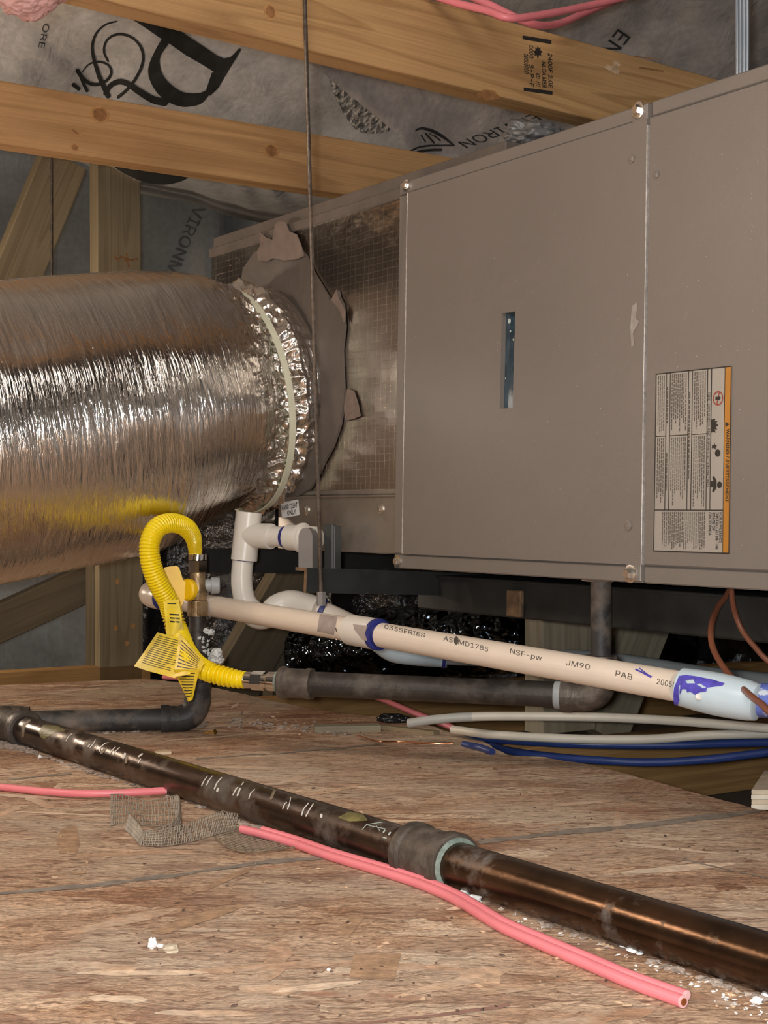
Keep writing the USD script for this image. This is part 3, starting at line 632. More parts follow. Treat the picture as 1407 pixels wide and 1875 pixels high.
swash = unary_union([zs([(355, 40), (270, 65), (200, 130), (168, 220), (172, 300), (195, 390), (225, 480), (262, 560), (290, 620)], 10, 42), zs([(290, 350), (258, 280), (272, 200), (330, 150), (410, 142), (490, 175), (545, 240), (565, 320), (545, 410), (490, 510), (430, 580), (370, 630)], 16, 26),
                     zs([(52, 425), (90, 480), (150, 525), (220, 530), (290, 490), (315, 430), (285, 375), (210, 355), (140, 375), (90, 430)], 34, 10), zs([(270, 600), (310, 540), (380, 510), (450, 530), (530, 585), (640, 650), (730, 670)], 36, 62), zs([(80, 480), (100, 530), (125, 580)], 26, 26), zs([(22, 535), (60, 565)], 34, 30)])
crescent = Polygon(spline2([(186, 290), (215, 304), (250, 312), (300, 306), (354, 305), (352, 317), (335, 331), (300, 338), (262, 333), (228, 318), (203, 302)], 60)).buffer(0)
ceil.part('printed_letter', decal(letter, fA, 12), m_print, label='large black printed letter')
ceil.part('printed_swash', decal(swash, fA, 12), m_print, label='black printed swirl strokes')
ceil.part('printed_letter', decal(crescent, sheet_fn(YA, 0.007), 6), m_print, label='lower black curve of the printed lettering')
ceil.part('printed_text', decal(put_text('ORE', (80, 42), (-0.22, 1), (1, 0.2), 11, False, 46), fA, 12), m_print_dim)
ceil.done()
lap = Thing('insulation_batt', 'brownish grey insulation batt lapped over the torn one, printed ENVIRON above the furnace', 'insulation')
lap.part('facing', sheet_grid(YBf, np.linspace(520, 2200, 190), lambda x: np.full(len(x), -700.0), lambda x: np.interp(x, BX, BY), 120, (0.015, 0.045, 0.045)), m_sheet2)
lap.part('printed_text', decal(put_text('ENVIRON', (978, 207), (-0.945, 0.36), (0.80, 0.50), 21, False, 150), fB, 12), m_print_dim)
lap.part('printed_text', decal(put_text('EN', (1134, 50), (-0.62, 0.78), (0.83, 0.56), 28, False, 52), fB, 12), m_print_dim)
Z3 = lambda pts: [(680 + a / 3.7026, 150 + b / 3.7026) for a, b in pts]
logo = unary_union([stroke(Z3(spline2([(305, 325), (350, 315), (420, 335), (490, 375), (560, 428)])), [3 + 3 * math.sin(i / 39 * 3.14) for i in range(40)]), stroke(Z3(spline2([(560, 430), (480, 430), (390, 432), (310, 448), (250, 485), (190, 558)])), 3.2), stroke(Z3(spline2([(475, 460), (400, 462), (320, 475), (270, 505), (232, 542)])), 4.5),
                    stroke(Z3([(372, 352), (425, 412)]), 3.4), stroke(Z3([(340, 362), (368, 405)]), 2.4), stroke(Z3([(430, 365), (468, 398)]), 2.6), stroke(Z3([(395, 350), (468, 392)]), 1.6)])
lap.part('printed_emblem', decal(logo, fB, 12), m_print_dim, label='dark printed ring emblem')
lap.done()
cx = np.linspace(262, 2300, 60)
def YC(x, y): return 3.0 + 0.12 * bulge(np.asarray(x) * 1.4, np.asarray(y) * 0.3, 11) + 0.012 * np.sin(np.asarray(x) / 17.0)
Thing('black_sheeting', 'black plastic sheeting closing off the space behind and under the furnace', 'plastic sheet').done((sheet_grid(YC, cx, lambda x: np.full(len(x), 930.0), lambda x: np.full(len(x), 1312.0), 24, (0, 0.004, 0)), m_black_poly))
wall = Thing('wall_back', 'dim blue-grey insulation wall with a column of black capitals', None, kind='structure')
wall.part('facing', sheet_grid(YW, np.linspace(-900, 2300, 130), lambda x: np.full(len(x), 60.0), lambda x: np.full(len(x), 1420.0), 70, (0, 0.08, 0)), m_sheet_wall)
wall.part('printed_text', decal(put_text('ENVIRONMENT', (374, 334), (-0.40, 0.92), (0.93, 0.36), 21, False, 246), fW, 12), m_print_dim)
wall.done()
# torn fuzzy fibreglass showing at the lap
tp = Polygon([(603, 146), (612, 150), (640, 168), (672, 195), (700, 218), (716, 232), (712, 241), (690, 245), (664, 244), (650, 236), (632, 212), (616, 182)])
Thing('torn_insulation', 'patch of torn sparkly grey fibreglass beside the threaded rod, under the beam', 'insulation').done((decal(tp, lambda x, y, t: Pa(x, y, YA(x, y) - 0.006 - t * (0.5 + meshkit.fbm(np.stack([np.asarray(x) / 5, np.asarray(y) / 5, np.zeros(len(x))], -1), 3, 3))), 5, thick=0.028), m_fluff))
# pink tuft at the top left
tc = P(60, -14, 1.35); s = trimesh.creation.icosphere(5); v = s.vertices * np.array([0.034, 0.02, 0.0235]); v[:, 2] += np.where(v[:, 0] > 0, v[:, 0] * 0.35, v[:, 0] * -0.02)
v = v + s.vertices * ((meshkit.fbm(s.vertices * 3, 5, 2) - 0.5) * 0.014)[:, None]
Thing('insulation_tuft', 'pink fluffy insulation tuft hanging at the top left corner', 'insulation').done((dict(v=v + tc, f=s.faces, uv=None, smooth=True), m_tuft))

# ------------------------------------------------------------------ timber
def knot(k_px, k, rx, ry, ang=0.1):
    """a knot on the face of truss k: dark heart with a paler ring"""
    p = truss_hit(*k_px, k); fn = lambda x, y, t: p + np.outer(x, T1) + np.outer(y, [0, 0, 1.0]) + TN * (0.0003 + t)
    e = affinity.rotate(affinity.scale(Point(0, 0).buffer(1.0, 10), rx, ry), math.degrees(ang), origin=(0, 0))
    return decal(affinity.scale(e, 1.45, 1.3), fn), decal(e, lambda x, y, t: fn(x, y, t) + TN * 0.0003)
zb1 = [truss_hit(190, 0, 1), truss_hit(1080, 218, 1)]
zb1 = 0.5 * (zb1[0][2] + zb1[1][2]); sl = (truss_hit(1080, 218, 1)[2] - truss_hit(190, 0, 1)[2]) / np.dot(truss_hit(1080, 218, 1) - truss_hit(190, 0, 1), T1)
def beam_line(pa, pb, k, width):
    a, b = truss_hit(*pa, k), truss_hit(*pb, k); d = unit(b - a)
    return a, d, np.array([0, 0, width / 2])
a, d, up = beam_line((190, 0), (1080, 217), 1, 0.0945)
B1 = Thing('truss_beam', 'upper orange pine beam with a black grade stamp, crossing above the furnace', 'beam', 'orange pine truss beams')
b1 = B1.part('plank', board(a - d * 0.75 + up, a + d * 1.5 + up, (0, 0, 1), 0.0945, -TN, 0.038), w_beam)
f1 = plane_fn(truss_point(1), TN, 0.0004)
for kk in (((495, 22), 1, 0.0055, 0.0068),):
    r, e = knot(*kk[:2], *kk[2:]); B1.part('knot', r, m_knot_ring); B1.part('knot', e, m_knot)
stampdir, stampup = (0.02, 1.0), (0.97, 0.22)
st = [sbox(-0.5, -0.5, 0.5, 0.5)]
bars = unary_union([Polygon([(957, 65), (1010, 73.5), (1010, 81), (957, 72)]), Polygon([(959, 160), (1012, 167), (1012, 174), (959, 166.5)])])
leaf = affinity.translate(affinity.scale(Polygon([(0, -10), (2, -5), (6, -7), (5, -2), (10, -1), (6, 3), (8, 6), (2, 5), (1, 10), (-1, 10), (-2, 5), (-8, 6), (-6, 3), (-10, -1), (-5, -2), (-6, -7), (-2, -5)]), 0.85, 1.2), 985, 95)
stamp = unary_union([bars, leaf] + [put_text(s_, o_, stampdir, stampup, 7.6, True, w_) for s_, o_, w_ in (('2400F 2.0E', (1003.5, 96), 64), ('NLGA MSR', (992.5, 112), 48), ('KD-HT', (981.5, 133), 26), ('S-P-F', (969.5, 116), 42), ('00000000', (959.5, 97), 37), ('0000', (969, 82), 24))])
B1.part('grade_stamp', decal(stamp, f1), m_ink, label='black lumber grade stamp with a maple leaf')
B1.part('scuff', decal(Polygon([(1105, 124), (1112, 118), (1125, 122), (1122, 113), (1131, 112), (1137, 120), (1128, 124), (1136, 131), (1130, 137), (1118, 130)]).buffer(0), f1), m_chip_tan, label='pale scuff of torn fibres')
B1.part('ink_mark', decal(unary_union([Polygon([(1171, 122), (1215, 129), (1215, 132), (1171, 125)]), Polygon([(1162, 102), (1205, 108), (1205, 110), (1162, 104)])]), f1), m_knot)
B1.part('pitch_stain', decal(Polygon([(875, 172), (886, 166), (905, 168), (913, 179), (893, 182), (880, 180)]).buffer(2), f1), m_knot)
B1.done()
a, d, up = beam_line((0, 263), (560, 346), 2, 0.0889)
B2 = Thing('truss_beam', 'lower orange pine beam, knotty and brighter, running behind the plenum top', 'beam', 'orange pine truss beams')
B2.part('plank', board(a - d * 0.7 + up, a + d * 1.9 + up, (0, 0, 1), 0.0889, -TN, 0.038), w_beam2)
for kk in (((183, 210), 2, 0.0105, 0.0095, 0.1), ((497, 276), 2, 0.010, 0.0085, 0.1), ((138, 242), 2, 0.007, 0.002, -0.5), ((137, 270), 2, 0.004, 0.004, 0)):
    r, e = knot(*kk); B2.part('knot', r, m_knot_ring); B2.part('knot', e, m_knot)
B2.done()
def truss_board(name, label, pa, pb, k, w, mat, off=0.0, t=0.038, za=None, zb=None, group=None):
    """a web in the plane of truss k between two pixels of its middle line"""
    a, b = truss_hit(*pa, k, off), truss_hit(*pb, k, off)
    wd = unit(np.cross(unit(b - a), TN))
    th = Thing(name, label, 'post' if 'post' in name else 'brace', group)
    th.part('plank', board(a, b, wd, w, -TN, t), mat)
    return th
t = truss_board('truss_post', 'upright plank post seen above and below the silver duct', (218, 275), (222, 1252), 3, 0.0885, w_post)
f3 = plane_fn(truss_point(3), TN, 0.0005)
t.part('ink_mark', decal(unary_union([stroke([(210, 470), (216, 476), (222, 470), (236, 476)], 4), stroke([(232, 465), (236, 490)], 3), stroke([(226, 478), (252, 474)], 3)]), f3), m_knot)
for c in ((212, 1150), (244, 1146), (215, 1065), (232, 1178)): t.part('knot', decal(affinity.scale(Point(*c).buffer(4), 1, 1.3), f3), m_knot_ring)
t.done()
truss_board('truss_brace', 'slanting plank brace at the far left, above the duct', (121, 290), (-262, 1230), 3, 0.0885, w_post, off=-0.039).done()
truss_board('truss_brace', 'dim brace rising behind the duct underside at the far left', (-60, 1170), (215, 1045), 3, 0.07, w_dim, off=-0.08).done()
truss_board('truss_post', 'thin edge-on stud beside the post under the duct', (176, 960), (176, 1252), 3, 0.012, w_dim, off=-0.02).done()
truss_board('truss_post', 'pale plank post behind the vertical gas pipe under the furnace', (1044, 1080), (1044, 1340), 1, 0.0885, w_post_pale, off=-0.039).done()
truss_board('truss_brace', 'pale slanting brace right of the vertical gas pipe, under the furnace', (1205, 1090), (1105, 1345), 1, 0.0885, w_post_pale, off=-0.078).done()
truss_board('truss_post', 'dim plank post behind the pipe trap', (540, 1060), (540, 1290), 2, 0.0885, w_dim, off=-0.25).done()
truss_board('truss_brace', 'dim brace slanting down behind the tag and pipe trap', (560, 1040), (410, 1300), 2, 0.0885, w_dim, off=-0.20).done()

# ================================================================== furnace
H = FUV(735, 335)[1]
uj = FUV(1186, 600)[0]
uR = 0.88
vt = FUV(1000, 276.5)[1] - 0.0; vb = 0.5 * (FUV(900, 1020.8)[1] + FUV(1300, 1041)[1])
vt = 0.5 * (FUV(950, 290.5)[1] + FUV(1300, 184.0)[1])
ul = FUV(747, 600)[0]
fur = Thing('furnace', 'taupe steel furnace cabinet lying on its side, with a sight slot and a warning label', 'furnace')
fur.part('cabinet', facebox(0.0, uR, 0.0, H, -0.70, -0.004, 0.002), m_paint)
fur.part('frame_rail', facebox(0.0, uj - 0.002, vt + 0.0012, H, -0.006, 0.0, 0.0012), m_paint)
fur.part('frame_rail', facebox(uj + 0.002, uR, vt + 0.0012, H, -0.006, 0.0, 0.0012), m_paint)
fur.part('frame_rail', facebox(0.0, uj - 0.002, 0.0, vb - 0.0012, -0.006, 0.0, 0.0012), m_paint)
fur.part('frame_rail', facebox(uj + 0.0005, uR, 0.0, vb - 0.0012, -0.006, 0.0, 0.0012), m_paint)
fur.part('frame_post', facebox(0.0, ul - 0.001, vb, vt, -0.006, 0.0, 0.001), m_paint)
ugap = FUV(1157, 600)[0]
s = [FUV(*q) for q in ((924, 574.5), (948, 571), (943, 746.5), (920, 748))]
slot = Polygon(s)
door = sbox(ul, vb, uj - 0.0012, vt).difference(slot.buffer(0.0003, join_style=2))
dm = extrude(door, 0.009); dm = placed(dm, FO - NF * 0.006, E1, E2, NF)
door1 = fur.part('blower_door', dm, m_paint)
# the overlap tab of the door stands over the rails at the joint
fur.part('door_tab', facebox(ugap, uj - 0.0012, vt - 0.001, H - 0.0012, -0.004, 0.003, 0.0008), m_paint)
fur.part('door_tab', facebox(ugap, uj - 0.0012, 0.0014, vb + 0.001, -0.004, 0.003, 0.0008), m_paint)
fur.part('burner_door', facebox(uj + 0.0012, uR, vb, vt, -0.005, 0.0022, 0.001), m_paint)
fur.part('worn_seam', facebox(uj - 0.0012, uj - 0.0002, vb, vt * 0.985, -0.005, 0.0034, 0.0003), m_worn, label='bare scratched edge between the two doors')
fur.part('worn_seam', facebox(ul - 0.0012, ul + 0.0003, vb, vt, -0.005, 0.0034, 0.0004), m_worn)
sw = fur.part('sight_window', placed(extrude(slot.buffer(0.0012), 0.002), FO - NF * 0.0045, E1, E2, NF), m_sight, label='narrow dark blue sight slot')
fd = on_face_coords(-0.0025, 0.0003)
for (x, y, r) in ((933.5, 588, 0.0026), (935.5, 606.5, 0.0013), (941, 622, 0.0012), (942, 667, 0.0007), (926.5, 693, 0.0009), (923.5, 716, 0.0010)):
    c = FUV(x, y, -0.0025); fur.part('dust_spot', decal(Point(*c).buffer(r, 6), fd), m_dustspot, parent=sw)
def screw(px, py, r=0.0045, h=0.005, d=0.0):
    u, v = FUV(px, py, d); o = FP(u, v, d)
    return join(lathe(o, NF, [(0, r * 1.55), (0.0012, r * 1.55), (0.0016, r * 1.2)], 20), dict(lathe(o, NF, [(0.0012, r), (h * 0.75, r), (h, r * 0.75)], hexed=True, smooth=False)))
for q in ((745.5, 339.5, 0.0045, 0.005, 0.0), (729, 1028, 0.0045, 0.005, 0.0), (1170, 202, 0.0052, 0.005, 0.003), (1156, 1051, 0.0055, 0.0065, 0.003), (1158, 291, 0.0026, 0.002, 0.003), (1203.5, 320, 0.0022, 0.002, 0.0022), (1152, 962, 0.0030, 0.002, 0.003)):
    fur.part('screw', screw(*q), m_zinc if q[2] > 0.004 else m_paint)
# scuffs
fs = on_face_coords(0.0032, 0.0002); fs2 = on_face_coords(0.0022, 0.0002)
for pts in ([(1158, 560), (1168, 553), (1166, 585), (1172, 588), (1160, 610), (1163, 632), (1157, 636), (1155, 600)],):
    fur.part('scuff', decal(Polygon([tuple(FUV(*p, 0.0032)) for p in pts]).buffer(0), fs), m_scuff)
rr = np.random.default_rng(3)
dots = [Point(*FUV(rr.uniform(760, 1150), rr.uniform(420, 1000), 0.0032)).buffer(rr.uniform(0.0002, 0.0006), 3) for _ in range(70)]
fur.part('paint_specks', decal(unary_union(dots), fs), m_worn, kind='stuff')
dots = [Point(*FUV(rr.uniform(1200, 1400), rr.uniform(260, 1030), 0.0022)).buffer(rr.uniform(0.0002, 0.0006), 3) for _ in range(55)]
fur.part('paint_specks', decal(unary_union(dots), fs2), m_worn, kind='stuff')
# warning label: its own frame, text running down the face, tops towards the right
LA = FUV(1204, 682, 0.0022); LB = FUV(1343, 671.5, 0.0022); LC = FUV(1335.5, 1016.5, 0.0022); LD = FUV(1196, 1007.5, 0.0022)
LWd = 0.5 * ((LA[1] - LD[1]) + (LB[1] - LC[1])); LHt = 0.5 * ((LB[0] - LA[0]) + (LC[0] - LD[0]))     # reading width and height
l0 = np.array([0.5 * (LA[0] + LD[0]), 0.5 * (LA[1] + LB[1])])
tilt = (LD[0] - LA[0]) / LWd
def LF(lift):
    def fn(x, y, t):       # x along the reading direction (down the face), y up the label (to the right)
        x, y = np.asarray(x), np.asarray(y)
        return FO + np.outer(l0[0] + y * LHt, E1) + np.outer(l0[1] - x * LWd, E2) + NF * (0.0022 + lift + t)
    return fn
asp = LWd / LHt
lab = fur.part('warning_label', decal(sbox(0, 0, 1, 1), LF(0.0003)), m_label_paper, label='beige warning label with an orange bar and black print')
fur.part('orange_bar', decal(sbox(0, 0.918, 1, 1), LF(0.0005)), m_label_orange, parent=lab)
bw = 0.012; bx = bw / asp * 0.9
lines = [sbox(0, 0, 1, 1).difference(sbox(bx, bw, 1 - bx, 1 - bw)), sbox(0.765, 0, 0.765 + bx * 0.8, 0.92), sbox(0, 0.742, 0.765, 0.742 + bw * 0.8), sbox(0, 0.692, 0.765, 0.692 + bw * 0.8), sbox(0, 0.494, 0.765, 0.494 + bw * 0.8), sbox(0, 0.442, 0.765, 0.442 + bw * 0.8), sbox(0, 0.197, 0.765, 0.197 + bw * 0.8), sbox(0, 0.145, 0.765, 0.145 + bw * 0.8),
         sbox(0.352, 0, 0.352 + bx * 0.7, 0.145), sbox(0.352, 0.197, 0.352 + bx * 0.7, 0.442), sbox(0.352, 0.494, 0.352 + bx * 0.7, 0.692), sbox(0, 0.912, 1, 0.920)]
fur.part('ruled_lines', decal(unary_union(lines), LF(0.0006)), m_ink, parent=lab)
def ltext(s_, x0, y0, x1, h, bold=False):
    return put_text(s_, (x0, y0), (1, 0), (0, 1), h, bold, x1 - x0)
tx = [ltext('WARNING / AVERTISSEMENT', 0.335, 0.944, 0.725, 0.036, True)]
tri = Polygon([(0.297, 0.930), (0.325, 0.930), (0.311, 0.985)])
fur.part('lettering', decal(tx[0], LF(0.0007)), m_ink, parent=lab)
fur.part('warning_triangle', decal(tri, LF(0.0007)), m_ink, parent=lab)
hd = [ltext('FIRE, EXPLOSION AND ASPHYXIATION HAZARD', 0.13, 0.703, 0.64, 0.032)]
for i, s_ in enumerate(('FOR APPLIANCE', 'INSTALLED IN THE', 'STATE OF', 'CALIFORNIA')):
    hd.append(ltext(s_, 0.778, 0.872 - i * 0.045, 0.778 + 0.0125 * len(s_), 0.033, True))
for q in hd: fur.part('lettering', decal(q, LF(0.0007)), m_ink, parent=lab)
def fine_print(x0, x1, y0, y1, pitch, r, ragged=0.25):
    out = []; y = y1 - pitch
    while y > y0:
        x = x0; end = x1 - r.uniform(0, ragged) * (x1 - x0)
        while x < end:
            w = r.uniform(0.008, 0.03); out.append(sbox(x, y, min(x + w, end), y + pitch * 0.42)); x += w + r.uniform(0.003, 0.006)
        y -= pitch
    return out
r4 = np.random.default_rng(11); fp = []
for (x0, x1, y0, y1) in ((0.014, 0.335, 0.03, 0.14), (0.365, 0.75, 0.03, 0.14), (0.014, 0.335, 0.215, 0.435), (0.365, 0.75, 0.215, 0.435), (0.014, 0.335, 0.51, 0.685), (0.365, 0.75, 0.51, 0.685), (0.778, 0.985, 0.10, 0.70)):
    fp += fine_print(x0, x1, y0, y1, 0.0265, r4)
fp += fine_print(0.12, 0.62, 0.448, 0.492, 0.036, r4, 0.05) + fine_print(0.08, 0.30, 0.15, 0.195, 0.036, r4, 0.1) + fine_print(0.45, 0.67, 0.15, 0.195, 0.036, r4, 0.1)
fur.part('fine_print', decal(unary_union(fp), LF(0.00065)), m_ink_soft, parent=lab, label='rows of fine print too small to read')
# pictograms: prohibition ring, flames, a struck figure, a choking figure
lp = lambda pts, cx, cy, s_: Polygon([(cx + a * s_ / asp, cy + b * s_) for a, b in pts]).buffer(0)
ring = affinity.scale(Point(0, 0).buffer(1, 16).difference(Point(0, 0).buffer(0.80, 16)), 0.066 / asp, 0.066); ring = affinity.translate(ring, 0.168, 0.832)
bar = affinity.rotate(sbox(0.168 - 0.06 / asp, 0.832 - 0.006, 0.168 + 0.06 / asp, 0.832 + 0.006), -25)
fur.part('pictogram', decal(unary_union([ring, bar]), LF(0.0006)), m_ink_red, parent=lab)
pic = [lp([(-1, 0), (1, 0), (0.9, 0.5), (1.05, 0.95), (0.5, 0.75), (0.62, 1.3), (0.15, 0.95), (-0.05, 1.55), (-0.4, 1.0), (-0.75, 1.35), (-0.7, 0.7), (-1.1, 0.9)], 0.315, 0.752, 0.060), lp([(-0.3, -0.2), (0.35, -0.25), (0.3, 0.3), (0.7, 0.9), (0.2, 0.75), (-0.1, 1.1), (-0.25, 0.6), (-0.9, 0.35), (-0.3, 0.3)], 0.425, 0.775, 0.048), lp([(math.cos(a), math.sin(a)) for a in np.linspace(0, 6.2, 20)], 0.462, 0.838, 0.034),
       lp([(-0.5, -0.3), (0.5, -0.3), (0.5, 0.4), (1.2, 0.1), (1.35, 0.5), (0.6, 1.1), (-0.6, 1.1), (-1.35, 0.5), (-1.2, 0.1), (-0.5, 0.4)], 0.628, 0.768, 0.055), lp([(math.cos(a), math.sin(a)) for a in np.linspace(0, 6.2, 20)], 0.632, 0.866, 0.030), lp([(math.cos(a), math.sin(a)) for a in np.linspace(0, 6.2, 16)], 0.168, 0.848, 0.016), lp([(-0.5, 0), (0.5, 0), (0.5, 1.0), (-0.5, 1.0)], 0.168, 0.80, 0.03)]
for q in pic: fur.part('pictogram', decal(q, LF(0.0007)), m_ink, parent=lab)
fur.done()

# ------------------------------------------------------------------ plenum, coil casing and collar
DP = -0.02
pu0, pu1 = FUV(385, 600, DP)[0], -0.0005
pvt = FUV(735, 318, DP)[1]; pvb = FUV(660, 905, DP)[1]
pl = Thing('duct_plenum', 'foil faced duct board plenum with a square thread grid, left of the furnace', 'plenum')
def face_uv_box(u0, u1, v0, v1, d0, d1):
    """a box whose uv is metres on the face"""
    m = facebox(u0, u1, v0, v1, d0, d1, 0.0015); f = m['f']; v = m['v'][f].reshape(-1, 3); F = np.arange(len(v)).reshape(-1, 3)
    q = v - FO; return dict(v=v, f=F, uv=np.stack([q @ E1 + (q @ NF), q @ E2], 1), smooth=False)
pl.part('duct_board', face_uv_box(pu0, pu1, pvb, pvt - 0.028, DP - 0.55, DP), m_fsk)
pl.part('top_flange', facebox(pu0 - 0.004, pu1 + 0.0, pvt - 0.030, pvt - 0.017, DP - 0.55, DP + 0.0025, 0.001), m_mastic)
pl.part('top_flange', facebox(pu0 - 0.004, 0.17, pvt - 0.017, pvt, DP - 0.56, DP + 0.001 - 0.006, 0.001), m_mastic)
pl.part('edge_tape', face_uv_box(pu0 - 0.001, pu1, pvb - 0.001, pvb + 0.006, DP - 0.01, DP + 0.0012), m_coil)
pf = plane_fn(FO + NF * DP, NF, 0.0012)
edge = [(446, 520), (450, 492), (456, 484), (470, 464), (495, 452), (522, 446), (548, 448), (566, 468), (580, 500), (597, 528), (610, 550), (613, 548), (624, 531), (627, 545), (634, 558), (637, 600), (632, 640), (634, 690), (636, 735), (628, 780), (614, 820), (600, 845), (588, 872), (572, 896), (548, 910), (510, 912), (450, 900), (425, 800), (425, 600)]
pl.part('collar_mastic', decal(Polygon(edge).buffer(0), pf, 12, thick=0.0035), m_mastic, label='dull brown mastic tape around the duct collar')
flap = Polygon([(482, 478), (480, 462), (486, 448), (483, 424), (496, 436), (508, 440), (513, 412), (520, 407), (532, 408), (539, 425), (552, 430), (560, 450), (566, 470), (552, 476), (530, 478), (510, 474), (498, 480)])
pl.part('torn_paper', decal(flap.buffer(0), lambda x, y, t: pf(x, y, t) + NF * 0.005, 8, thick=0.0015), m_torn, label='torn pinkish paper flap above the collar')
pl.part('torn_paper', decal(Polygon([(640, 712), (652, 716), (660, 740), (664, 762), (650, 768), (636, 770), (634, 740)]), lambda x, y, t: pf(x, y, t) + NF * 0.001, 8, thick=0.0012), m_torn)
pl.part('torn_paper', decal(Polygon([(624, 531), (627, 545), (640, 570), (638, 592), (630, 570), (614, 550)]), lambda x, y, t: pf(x, y, t) + NF * 0.004, 8, thick=0.001), m_torn)
pl.done()
co = Thing('coil_casing', 'bare grey metal coil casing strip under the foil plenum, with two screws', 'coil casing')
cb = FUV(660, 1012, DP)[1]; cu0 = FUV(508, 960, DP)[0]
co.part('panel', facebox(cu0, pu1, cb, pvb - 0.0012, DP - 0.52, DP - 0.001, 0.0012), m_coil)
for q in ((698, 932), (562, 934)):
    co.part('screw', screw(*q, 0.0040, 0.004, DP - 0.001), m_zinc)
co.part('seam_flange', facebox(cu0, pu1, pvb - 0.0035, pvb - 0.0012, DP - 0.02, DP + 0.002, 0.0008), m_coil)
stick = [FUV(*q, DP) for q in ((513, 921), (546, 914), (548.5, 943), (516, 949))]
fc = on_face_coords(DP - 0.001, 0.0006)
sk = co.part('sticker', decal(Polygon(stick).buffer(-0.002).buffer(0.002), fc), m_white_chip, label='small white sticker printed HAND TIGHT ONLY')
o = FUV(516, 934.5, DP); al = FUV(545, 928.5, DP) - o; upv = FUV(515.5, 925, DP) - o
co.part('lettering', decal(put_text('HAND TIGHT', o, al, upv, 0.0062, True, np.linalg.norm(al)), on_face_coords(DP - 0.001, 0.0009)), m_ink, parent=sk)
o = FUV(526, 944, DP); al2 = FUV(542, 940.5, DP) - o
co.part('lettering', decal(put_text('ONLY', o, al2, upv, 0.0062, True, np.linalg.norm(al2)), on_face_coords(DP - 0.001, 0.0009)), m_ink, parent=sk)
co.done()

# ------------------------------------------------------------------ the silver flexible duct
DC0 = np.array([-0.163, 2.08, CAM_H + 0.154]); DAX = unit((-0.844, -0.537, -0.155))
da = unit(np.cross(DAX, (0, 0, 1.0))); db = np.cross(da, DAX)
S_STRAP = 0.042
def duct_r(s):
    return np.interp(s, [-0.02, 0.0, 0.020, 0.034, 0.042, 0.050, 0.066, 0.090, 0.125, 0.165, 0.22, 2.0], [0.147, 0.150, 0.158, 0.151, 0.1475, 0.151, 0.162, 0.1725, 0.180, 0.183, 0.1835, 0.183])
def duct_mesh():
    ss = np.concatenate([np.linspace(-0.012, 0.14, 170, endpoint=False), np.linspace(0.14, 0.62, 260, endpoint=False), np.linspace(0.62, 1.3, 60)])
    nt = 760; th = np.linspace(0, 2 * np.pi, nt + 1)
    S, T = np.meshgrid(ss, th, indexing='ij')
    R = duct_r(S); g = T * 0.183
    c, s_ = np.cos(T), np.sin(T)                    # periodic coordinates for the noise
    q = lambda k, ks: np.stack([c * k, s_ * k, S * ks], -1)
    low = np.clip(-s_, 0, 1) ** 1.3
    R = R * (1 - low) + low * np.interp(S, [-0.02, 0.0, 0.042, 0.065, 0.113, 0.16, 0.20, 0.26, 2.0], [0.147, 0.150, 0.1475, 0.139, 0.150, 0.168, 0.181, 0.1835, 0.183])
    near = np.exp(-((S - 0.045) / 0.038) ** 2)
    pl_ = meshkit.noise(q(9.0, 6.0), 1) - 0.5; pl2 = meshkit.noise(q(20.0, 26.0), 2) - 0.5
    cr = np.abs(meshkit.noise(q(15.0, 70.0), 3) - 0.5)
    cr2 = np.abs(meshkit.noise(q(26.0, 130.0), 8) - 0.5)
    R = R + near * (0.016 * pl_ + 0.010 * pl2 - 0.014 * cr - 0.007 * cr2) * (1 - 0.75 * np.exp(-((S - S_STRAP) / 0.005) ** 2))
    body = np.clip((S - 0.06) / 0.08, 0, 1)
    R = R + body * (0.007 * (meshkit.noise(q(1.6, 7.0), 4) - 0.5) + 0.0036 * (meshkit.noise(q(3.6, 16.0), 5) - 0.5))
    R = R + body * 0.0055 * (meshkit.noise(q(3.4, 2.2), 9) - 0.5)
    sk = S + 0.05 * T * 0.183
    wr = meshkit.noise(np.stack([c * 6.0, s_ * 6.0, sk * 170], -1), 6) - 0.5; wr2 = meshkit.noise(np.stack([c * 11.0, s_ * 11.0, sk * 330], -1), 7) - 0.5
    R = R + body * (0.0005 * wr + 0.0003 * wr2)
    V = DC0 + S[..., None] * DAX + R[..., None] * (c[..., None] * da + s_[..., None] * db)
    k = nt + 1; i, j = np.meshgrid(np.arange(len(ss) - 1), np.arange(nt), indexing='ij'); a = i * k + j
    F = np.stack([a, a + 1, a + k + 1, a + k], -1).reshape(-1, 4); F = np.vstack([F[:, [0, 1, 2]], F[:, [0, 2, 3]]])
    V = V.reshape(-1, 3)
    nrm = np.cross(V[F[0, 1]] - V[F[0, 0]], V[F[0, 2]] - V[F[0, 0]])
    if nrm.dot(V[F[0, 0]] - DC0) < 0: F = F[:, ::-1]
    return dict(v=V, f=F, uv=np.stack([S, g], -1).reshape(-1, 2), smooth=True)
du = Thing('flexible_duct', 'big silver foil flexible duct, wrinkled and gathered at its strapped end', 'duct')
du.part('foil_jacket', duct_mesh(), m_duct)
def strap_mesh():
    th = np.linspace(0, 2 * np.pi, 181); V = []
    for t in th:
        n_ = math.cos(t) * da + math.sin(t) * db
        for ds, dr in ((-0.0042, 0.0), (-0.0042, 0.0022), (0.0042, 0.0022), (0.0042, 0.0)):
            V.append(DC0 + DAX * (S_STRAP + ds) + n_ * (0.1488 + dr))
    F = []
    for i in range(180):
        for j in range(4):
            a, b = i * 4 + j, i * 4 + (j + 1) % 4; F += [(a, b, b + 4), (a, b + 4, a + 4)]
    m = trimesh.Trimesh(np.array(V), np.array(F), process=True); trimesh.repair.fix_normals(m)
    return dict(v=np.array(m.vertices), f=np.array(m.faces), uv=None, smooth=40)
